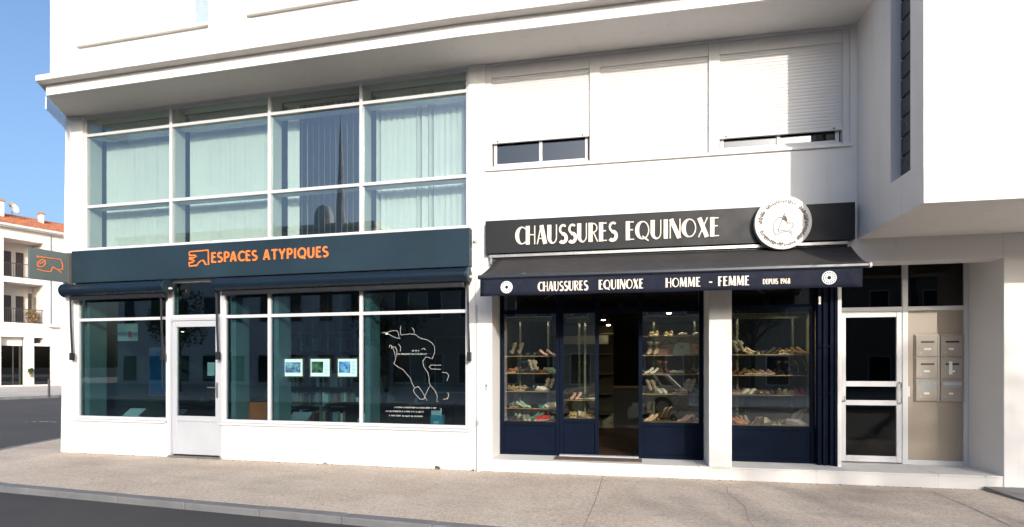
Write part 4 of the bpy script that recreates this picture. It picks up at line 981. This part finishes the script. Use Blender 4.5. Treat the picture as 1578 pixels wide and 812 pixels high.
# ================================================================== far house across the side street
H = thing('far_house', (2, 3, 0), 'white three-storey house with loggias and a terracotta roof across the side street', 'house', FF)
def hb(n_, mat, *b, **k): return MB(FF).box(*b).build(n_, mat, H, **k)
for b in ((-14,.2,0,.4,3.62,11.45),(2.52,16,0,.4,3.2,11.45),(.2,2.52,0,.4,10.7,11.45),(.2,2.52,0,.4,7.56,7.95),(.2,2.52,0,.4,3.62,4.66),(-14,.06,0,.4,0,3.62),(2.97,16,0,.4,0,3.2),(1.42,1.95,0,.4,0,3.619),(1.95,2.97,0.0,.39,3.0,3.199),(2.515,2.519,.0,.4,3.2,3.6)): hb('wall', CREAM, *b)
hb('wall', CREAM, -14, 16, 1.9, 2.1, 0, 11.45); hb('wall', CREAM, -14, 16, 7.8, 8, 0, 11.45)
for x0, x1 in ((-14,-13.7),(15.7,16)): hb('wall', CREAM, x0, x1, .4, 8, 0, 11.45)
for z in (10.71, 7.57, 3.9): hb('loggia_ceiling', CREAM, .0, 2.75, .4, 1.9, z, z+.3)
for x in (.0, 2.52): hb('loggia_side', CREAM, x, x+.2, .4, 1.9, .05, 10.7)
hb('eave', CREAM, -14.4, 16.4, -.45, .5, 11.45, 11.62); hb('gutter', ALU, -14.4, 16.4, -.55, -.452, 11.50, 11.66)
hb('ledge', CREAM, -14, 3.1, -.06, -.001, 4.22, 4.36); hb('ledge', CREAM, 2.85, 4.5, -.05, -.001, 10.72, 10.9); hb('ledge', CREAM, 2.75, 3.3, -.3, -.001, 4.45, 4.6)
roof = MB(FF).add([(-14.5,-.5,11.64),(16.5,-.5,11.64),(16.5,4,13.2),(-14.5,4,13.2),(-14.5,8.4,11.64),(16.5,8.4,11.64)], [(0,1,2,3),(3,2,5,4),(0,3,4),(1,5,2)]).build('roof', TILE, H)
tl = MB().add([(-.5+.1*0,0,0)]+[], []) if False else None
tile_me = MB().tube([(0,0,0),(0,4.72,0)], .085, 6).mesh('tile_row', TILE)
for i in range(38):
    inst('tile_row', tile_me, (-1.5+i*.21, -.52, 11.66), 0, roof, FF, (1,1,1), Matrix.Rotation(math.atan2(1.56,4.5), 4, 'X'))
for x, y, z, s in ((.69,2.0,13.7,.35),(3.23,2.2,13.35,.22)):
    MB(FF).box(x-s/2, x+s/2, y, y+.5, 12.2, z).build('chimney', CREAM, roof); MB(FF).box(x-s*.65, x+s*.65, y-.06, y+.56, z+.001, z+.14).build('chimney_cap', TERRA, roof)
dsh = thing('satellite_dish', (1.3, 2.0, 12.6), 'pale satellite dish on the terracotta roof of the far house', 'satellite dish', FF)
fd = FF @ Matrix.Translation((1.35, 2.0, 13.35)) @ Matrix.Rotation(rad(70), 4, 'X') @ Matrix.Rotation(rad(25), 4, 'Y')
MB(fd).lathe([(.02,0),(.22,.03),(.38,.10),(.40,.11),(.22,.045),(.02,.015)], 0, 0, 20).build('dish', CREAM, dsh, smooth=True)
MB(FF).tube([(1.35,2.1,12.4),(1.35,2.1,13.3),(1.1,1.7,13.5)], .03).build('mast', RAILM, dsh)
for zf in (7.95, 4.67):
    t = MB(FF); 
    for x in [.22+.11*k for k in range(21)]: t.box(x, x+.02, .05, .07, zf+.0, zf+.98)
    t.box(.2, 2.5, .03, .09, zf+.98, zf+1.03); t.box(.2, 2.5, .04, .08, zf+.05, zf+.09)
    tag(t.build('railing', RAILM, H), kind='stuff')
    for x0, x1, m in ((.25,.62,ALU_G),(.75,1.22,RAILM),(1.5,1.95,RAILM)):
        MB(FF).box(x0, x1, 1.85, 1.899, zf+.1, zf+2.1).build('loggia_window', m, H)
    MB(FF).box(2.1, 2.14, .9, 1.5, zf+.1, zf+2.3).build('shutter', TERRA if zf > 6 else RAILM, H)
FGL = glass('dark_green_shopfront_glass', (.08,.12,.09), .10)
for a in ((.06,1.42,.55,.60,.14,3.0),(1.96,2.96,.12,.16,.14,2.99)): MB(FF).box(*a).build('shop_pane', FGL, H)
MB(FF).box(.06,1.42,.5,.65,3.0,3.61).build('lintel', CREAM, H); MB(FF).box(-.1,3.2,-.15,.0,.03,.14).build('doorstep', CREAM, H)
MB(FF).box(.86,.92,.5,.54,.14,3.0).build('mullion', RAILM, H)
MB(FF).tube([(2.93,-.06,4.7),(2.93,-.06,11.4)], .045).build('downpipe', GREYB, H)
def leaves(center, radii, n_, size, mat, name, parent, seed=1):
    rnd = random.Random(seed); mb = MB()
    for _ in range(n_):
        while True:
            p = Vector((rnd.uniform(-1,1), rnd.uniform(-1,1), rnd.uniform(-1,1)))
            if .25 < p.length < 1: break
        p = Vector((center[0]+p.x*radii[0], center[1]+p.y*radii[1], center[2]+p.z*radii[2])); s = size*rnd.uniform(.6,1.3)
        e = Matrix.Rotation(rnd.uniform(0,6.28),3,'Z') @ Matrix.Rotation(rnd.uniform(-1.2,1.2),3,'X')
        mb.add([tuple(p+e@Vector(q)) for q in ((-s*.35,0,0),(0,-s*.5,s*.1),(s*.35,0,0),(0,s*.6,0))], [(0,1,2,3)])
    return mb.build(name, mat, parent)
LEAFG = plain('green_leaf', (.05,.09,.025), .6, 0, .4, 3); LEAFY = plain('yellow_bush_leaf', (.44,.30,.10), .7, 0, .3, 5); LEAFD = plain('olive_tree_leaf', (.07,.09,.025), .6, 0, .45, .8)
for x, y, r_, wh in ((-2.95,-.03,.05,'below the map window'),(-4.8,-.02,.03,'below the framed photos'),(-2.42,-.02,.03,'beside the white conduit')):
    t = thing('weed', (x,y,0), 'tiny green weed at the wall foot '+wh, 'weed', ID, 'weeds along the wall foot'); leaves((x,y,r_*.5), (r_,r_*.4,r_*.5), 26, r_*.7, LEAFG, 'foliage', t, int(-x*10))
rnd = random.Random(77); gt = MB()
for k in range(420):
    u = rnd.random()
    if u < .62: p = Vector((-10+7.6*rnd.random(), -.012-abs(rnd.gauss(0,.035)), 0.0))
    else: p = FR @ Vector((6.4*rnd.random(), -.012-abs(rnd.gauss(0,.03)), 0.0))
    q = rnd.uniform(.002,.009); gt.add([tuple(p+Vector(v_)*q) for v_ in ((-1,-.7,0),(1,-.8,0),(.9,.8,0),(-.8,1,0),(-.4,-.3,.9),(.5,.2,.8))], [(0,1,5,4),(1,2,5),(2,3,4,5),(3,0,4)])
tag(gt.build('grit', plain('dark_wall_foot_grit', (.11,.085,.06), .95, 0, .5, 40)), 'loose dark grit gathered along the foot of the white walls', 'grit', kind='stuff')
c = FF @ Vector((1.95, .45, 5.25)); pb = thing('balcony_plant', (1.95,.45,4.68), 'dry yellow bush in a pot on the second-storey loggia of the far house', 'plant', FF)
leaves(c, (.5,.35,.55), 700, .11, LEAFY, 'foliage', pb, 4); MB(FF).lathe([(.15,4.68),(.22,5.0)], 1.95, .45, 14).build('pot', TERRA, pb)
c = FF @ Vector((1.70, -.18, 1.15)); pb = thing('wall_planter', (1.70,-.12,.7), 'small green plant in a wall pot between the far shop windows', 'plant', FF)
leaves(c, (.22,.14,.24), 160, .12, LEAFG, 'foliage', pb, 6); MB(FF).lathe([(.06,.72),(.11,.95)], 1.72, -.12, 12).build('pot', TERRA, pb)
bo = thing('bollard', (-28.2, 13.5, 0), 'slim dark bollard at the far kerb of the side street', 'bollard')
MB().tube([(-28.2,13.5,-.02),(-28.2,13.5,.80)], .05, 10).build('post', RAILM, bo, smooth=True); MB().tube([(-28.2,13.5,.80),(-28.2,13.5,.88)], [.06,.03], 10).build('cap', RAILM, bo)

# ================================================================== across the street, mirrored in the glass plus an added shade tree and bounce paving
def street_house(nm, lab, x0, x1, y, dep, h, floors, nwin, mat, roofm, pitched=0.0):
    t = thing(nm, ((x0+x1)/2, y-dep/2, 0), lab, 'building')
    bx('wall', mat, t, (x0,x1,y-dep,y,RZ,h)); fh = h/floors
    if pitched: MB().prism_x([(y+.4,h),(y-dep-.4,h),(y-dep/2,h+pitched)], x0-.3, x1+.3).build('roof', roofm, t)
    else: bx('parapet', mat, t, (x0-.15,x1+.15,y-dep-.15,y+.15,h,h+.35))
    for f in range(floors):
        for k in range(nwin):
            cx = x0+(x1-x0)*(k+.5)/nwin; z0 = f*fh+(.9 if f else .2); wd = .6 if f else .75
            fo = MB()
            for q in ((cx-wd,cx-wd+.08,z0,z0+fh*.55),(cx+wd-.08,cx+wd,z0,z0+fh*.55),(cx-wd+.08,cx+wd-.08,z0,z0+.08),(cx-wd+.08,cx+wd-.08,z0+fh*.55-.08,z0+fh*.55)): fo.box(q[0], q[1], y+.001, y+.06, q[2], q[3])
            w_ = fo.build('window', ALU, t); bx('pane', DARKGL, w_, (cx-wd+.08,cx+wd-.08,y+.004,y+.03,z0+.08,z0+fh*.55-.08))
    return t
STONE = render_mat('ochre_stone_render', (.34,.30,.24), .5)
DARKGL = plain('dark_window_pane', (.02,.024,.03), .08, 0, .2, 1)
street_house('opposite_house', 'low ochre house across the street at the right, mirrored in the shop glass', 9.5, 32, -31, 8, 7.3, 2, 7, STONE, TILE)
street_house('opposite_block', 'long ochre two-storey block across the street, mirrored in the agency transoms', -19, 7, -31, 9, 8.2, 2, 10, STONE, TILE)
ob = street_house('opposite_tall_block', 'taller white block with a domed lantern, mirrored in the third upper bay', -44, -20, -31, 9, 12.2, 3, 9, WHITE, TILE)
MB().lathe([(.75,12.4),(.75,13.25),(.72,13.5),(.6,13.85),(.4,14.1),(.15,14.22),(.01,14.25)], -24.6, -31.6, 20).build('lantern_dome', WHITE, ob, smooth=True)
ms = thing('spire', (-22.3, -31, 0), 'slender white spire mirrored in the third upper bay', 'spire')
MB().lathe([(.38,0),(.36,12),(.30,14.0),(.02,20.4)], -22.3, -30.2, 10).build('shaft', WHITE, ms)
MB().box(-23.0,-21.6,-30.9,-29.5,RZ,1.2).build('base', WHITE, ms)
def tree(nm, lab, x, y, h, r, seed, mat=LEAFD):
    rnd = random.Random(seed); t = thing(nm, (x, y, RZ), lab, 'tree', ID, 'street trees across the road')
    tk = MB(); tk.tube([(x,y,RZ),(x+.05,y,h*.3),(x-.05,y+.05,h*.6),(x,y,h*.85)], [.16,.13,.09,.04], 8)
    for k in range(6):
        a = k*1.05+rnd.random(); z0 = h*rnd.uniform(.35,.6); tk.tube([(x,y,z0),(x+math.cos(a)*r*.5,y+math.sin(a)*r*.5,z0+h*.16),(x+math.cos(a)*r*.85,y+math.sin(a)*r*.85,z0+h*.2)], [.06,.035,.015], 6)
    tk.build('trunk', BARK, t, smooth=True)
    mb = None
    for k in range(7):
        a = rnd.uniform(0,6.28); d_ = rnd.uniform(.2,.75)*r
        leaves((x+math.cos(a)*d_, y+math.sin(a)*d_, h*rnd.uniform(.55,.9)), (r*.55,r*.55,r*.42), 420, .16, mat, 'crown', t, seed*10+k)
tree('street_tree', 'bushy street tree across the road, mirrored in the left agency window', -27, -20, 6.2, 2.0, 1)
tree('street_tree', 'round street tree across the road, mirrored in the wide agency window', -14.5, -22, 6.0, 2.0, 2)
def tall_shade_tree(x, y, h):
    t = thing('shade_tree', (x, y, RZ), 'unseen tall sparse tree added across the road to shade the entrance end', 'tree')
    tk = MB(); tk.tube([(x,y,RZ),(x+.1,y,h*.35),(x-.1,y,h*.6),(x,y,h*.9)], [.24,.19,.12,.05], 8)
    for k in range(7):
        a = k*.9; z0 = h*(.5+.04*k); tk.tube([(x,y,z0),(x+math.cos(a)*1.3,y+math.sin(a)*1.3,z0+.7),(x+math.cos(a)*2.4,y+math.sin(a)*2.4,z0+1.0)], [.08,.05,.02], 6)
    tk.build('trunk', BARK, t, smooth=True)
    for k in range(9):
        a = k*.7+.2; d_ = 2.1*((k*.37) % 1)+.5
        leaves((x+math.cos(a)*d_, y+math.sin(a)*d_*.6, h*.80+.9*math.sin(k*2.1)), (1.5,1.2,1.1), 150, .26, LEAFD, 'crown', t, 70+k)
tall_shade_tree(16.6, -25, 12.8)  # unseen tree, added and placed along the sun direction to dapple the entrance end
tree('street_tree', 'street tree before the low ochre house across the road', 8.3, -26.2, 6.0, 1.8, 3)
street_house('rear_block', 'ochre three-storey block far behind the street trees, mirrored in the shoe shop glass', -4, 44, -56, 8, 11.5, 3, 14, STONE, TILE)
tag(MB().box(-70, 60, -60, -13.2, RZ-.1, .0).build('bounce_paving', plain('pale_bounce_paving', (.50,.455,.40), .9, 0, .12, .5)), kind='structure')  # unseen pale paving added to bounce warm light onto the facade

# parked car behind the viewpoint, mirrored in the shoe shop panes
FC = Matrix.Translation((0.0, -9.75, RZ)) @ Matrix.Rotation(rad(2), 4, 'Z')
car = thing('parked_car', (0, 0, 0), 'grey hatchback parked across the road, mirrored in the shoe shop panes', 'car', FC)
def arch(cx, r=.37, n_=10): return [(cx-r*math.cos(math.pi*k/n_), .24+r*math.sin(math.pi*k/n_)*1.0) for k in range(n_+1)]
side = [(-2.08,.24)]+arch(-1.32)+arch(1.28)+[(2.05,.24),(2.10,.55),(2.02,.86),(1.6,.93),(-.95,.95),(-1.75,.82),(-2.05,.66),(-2.12,.42)]
body = MB(FC).prism_y(side, -.86, .86).build('body', CARP, car, bev=.04)
gh = [(-1.0,.95),(-.35,1.42),(.2,1.48),(1.0,1.46),(1.45,1.32),(1.85,.93)]
n_ = len(gh); vs = [(x,-.84+.16*(z-.93)/.55,z) for x,z in gh]+[(x,.84-.16*(z-.93)/.55,z) for x,z in gh]
MB(FC).add(vs, [tuple(range(n_)), tuple(range(2*n_-1,n_-1,-1))]+[(i,n_+i,n_+(i+1)%n_,(i+1)%n_) for i in range(n_)]).build('cabin', CARP, car, bev=.02)
for poly in ([(-.78,.98),(-.28,1.36),(.22,1.41),(.22,.98)], [(.30,.98),(.30,1.41),(.95,1.39),(1.22,.98)], [(1.30,1.0),(1.05,1.36),(1.38,1.26),(1.62,1.0)]):
    for sy in (-1, 1):
        vs = [(x, sy*(.846-.16*(z-.93)/.55), z) for x, z in poly]; vs2 = [(x, sy*(.80-.16*(z-.93)/.55), z) for x, z in poly]; k = len(poly)
        MB(FC).add(vs+vs2, [tuple(range(k)), tuple(range(2*k-1,k-1,-1))]+[(i,k+i,k+(i+1)%k,(i+1)%k) for i in range(k)]).build('side_window', DARKGL, car)
MB(FC).add([(-.99,-.74,.985),(-.99,.74,.985),(-.38,.62,1.425),(-.38,-.62,1.425),(-.95,-.74,.96),(-.95,.74,.96),(-.34,.62,1.40),(-.34,-.62,1.40)], [(0,1,2,3),(4,7,6,5),(0,4,5,1),(1,5,6,2),(2,6,7,3),(3,7,4,0)]).build('windscreen', DARKGL, car)
for cx in (-1.32, 1.28):
    for y0, y1 in ((-.87,-.66),(.66,.87)):
        wo = MB(FC).disc_y(cx, .32, .32, y0, y1, 28).build('wheel', RUBBER, car, bev=.02); yy = (y0-.006, y0-.001) if y0 < 0 else (y1+.001, y1+.006)
        MB(FC).disc_y(cx, .32, .20, yy[0], yy[1], 20).build('rim', STEEL, wo)
for sy in (-.62, .62):
    MB(FC).box(-2.125, -2.02, sy-.16, sy+.16, .58, .70).build('headlight', ALU, car, bev=.02); MB(FC).box(2.03, 2.095, sy-.14, sy+.14, .66, .86).build('tail_light', LEA['red'], car, bev=.02)
    MB(FC).box(-.68, -.52, sy*1.45-.08, sy*1.45+.08, .98, 1.08).build('mirror', CARP, car, bev=.03)
for x in (.10, 1.05):
    for sy in (-.872, .862): MB(FC).box(x, x+.14, sy, sy+.01, .80, .82).build('handle', STEEL, car)
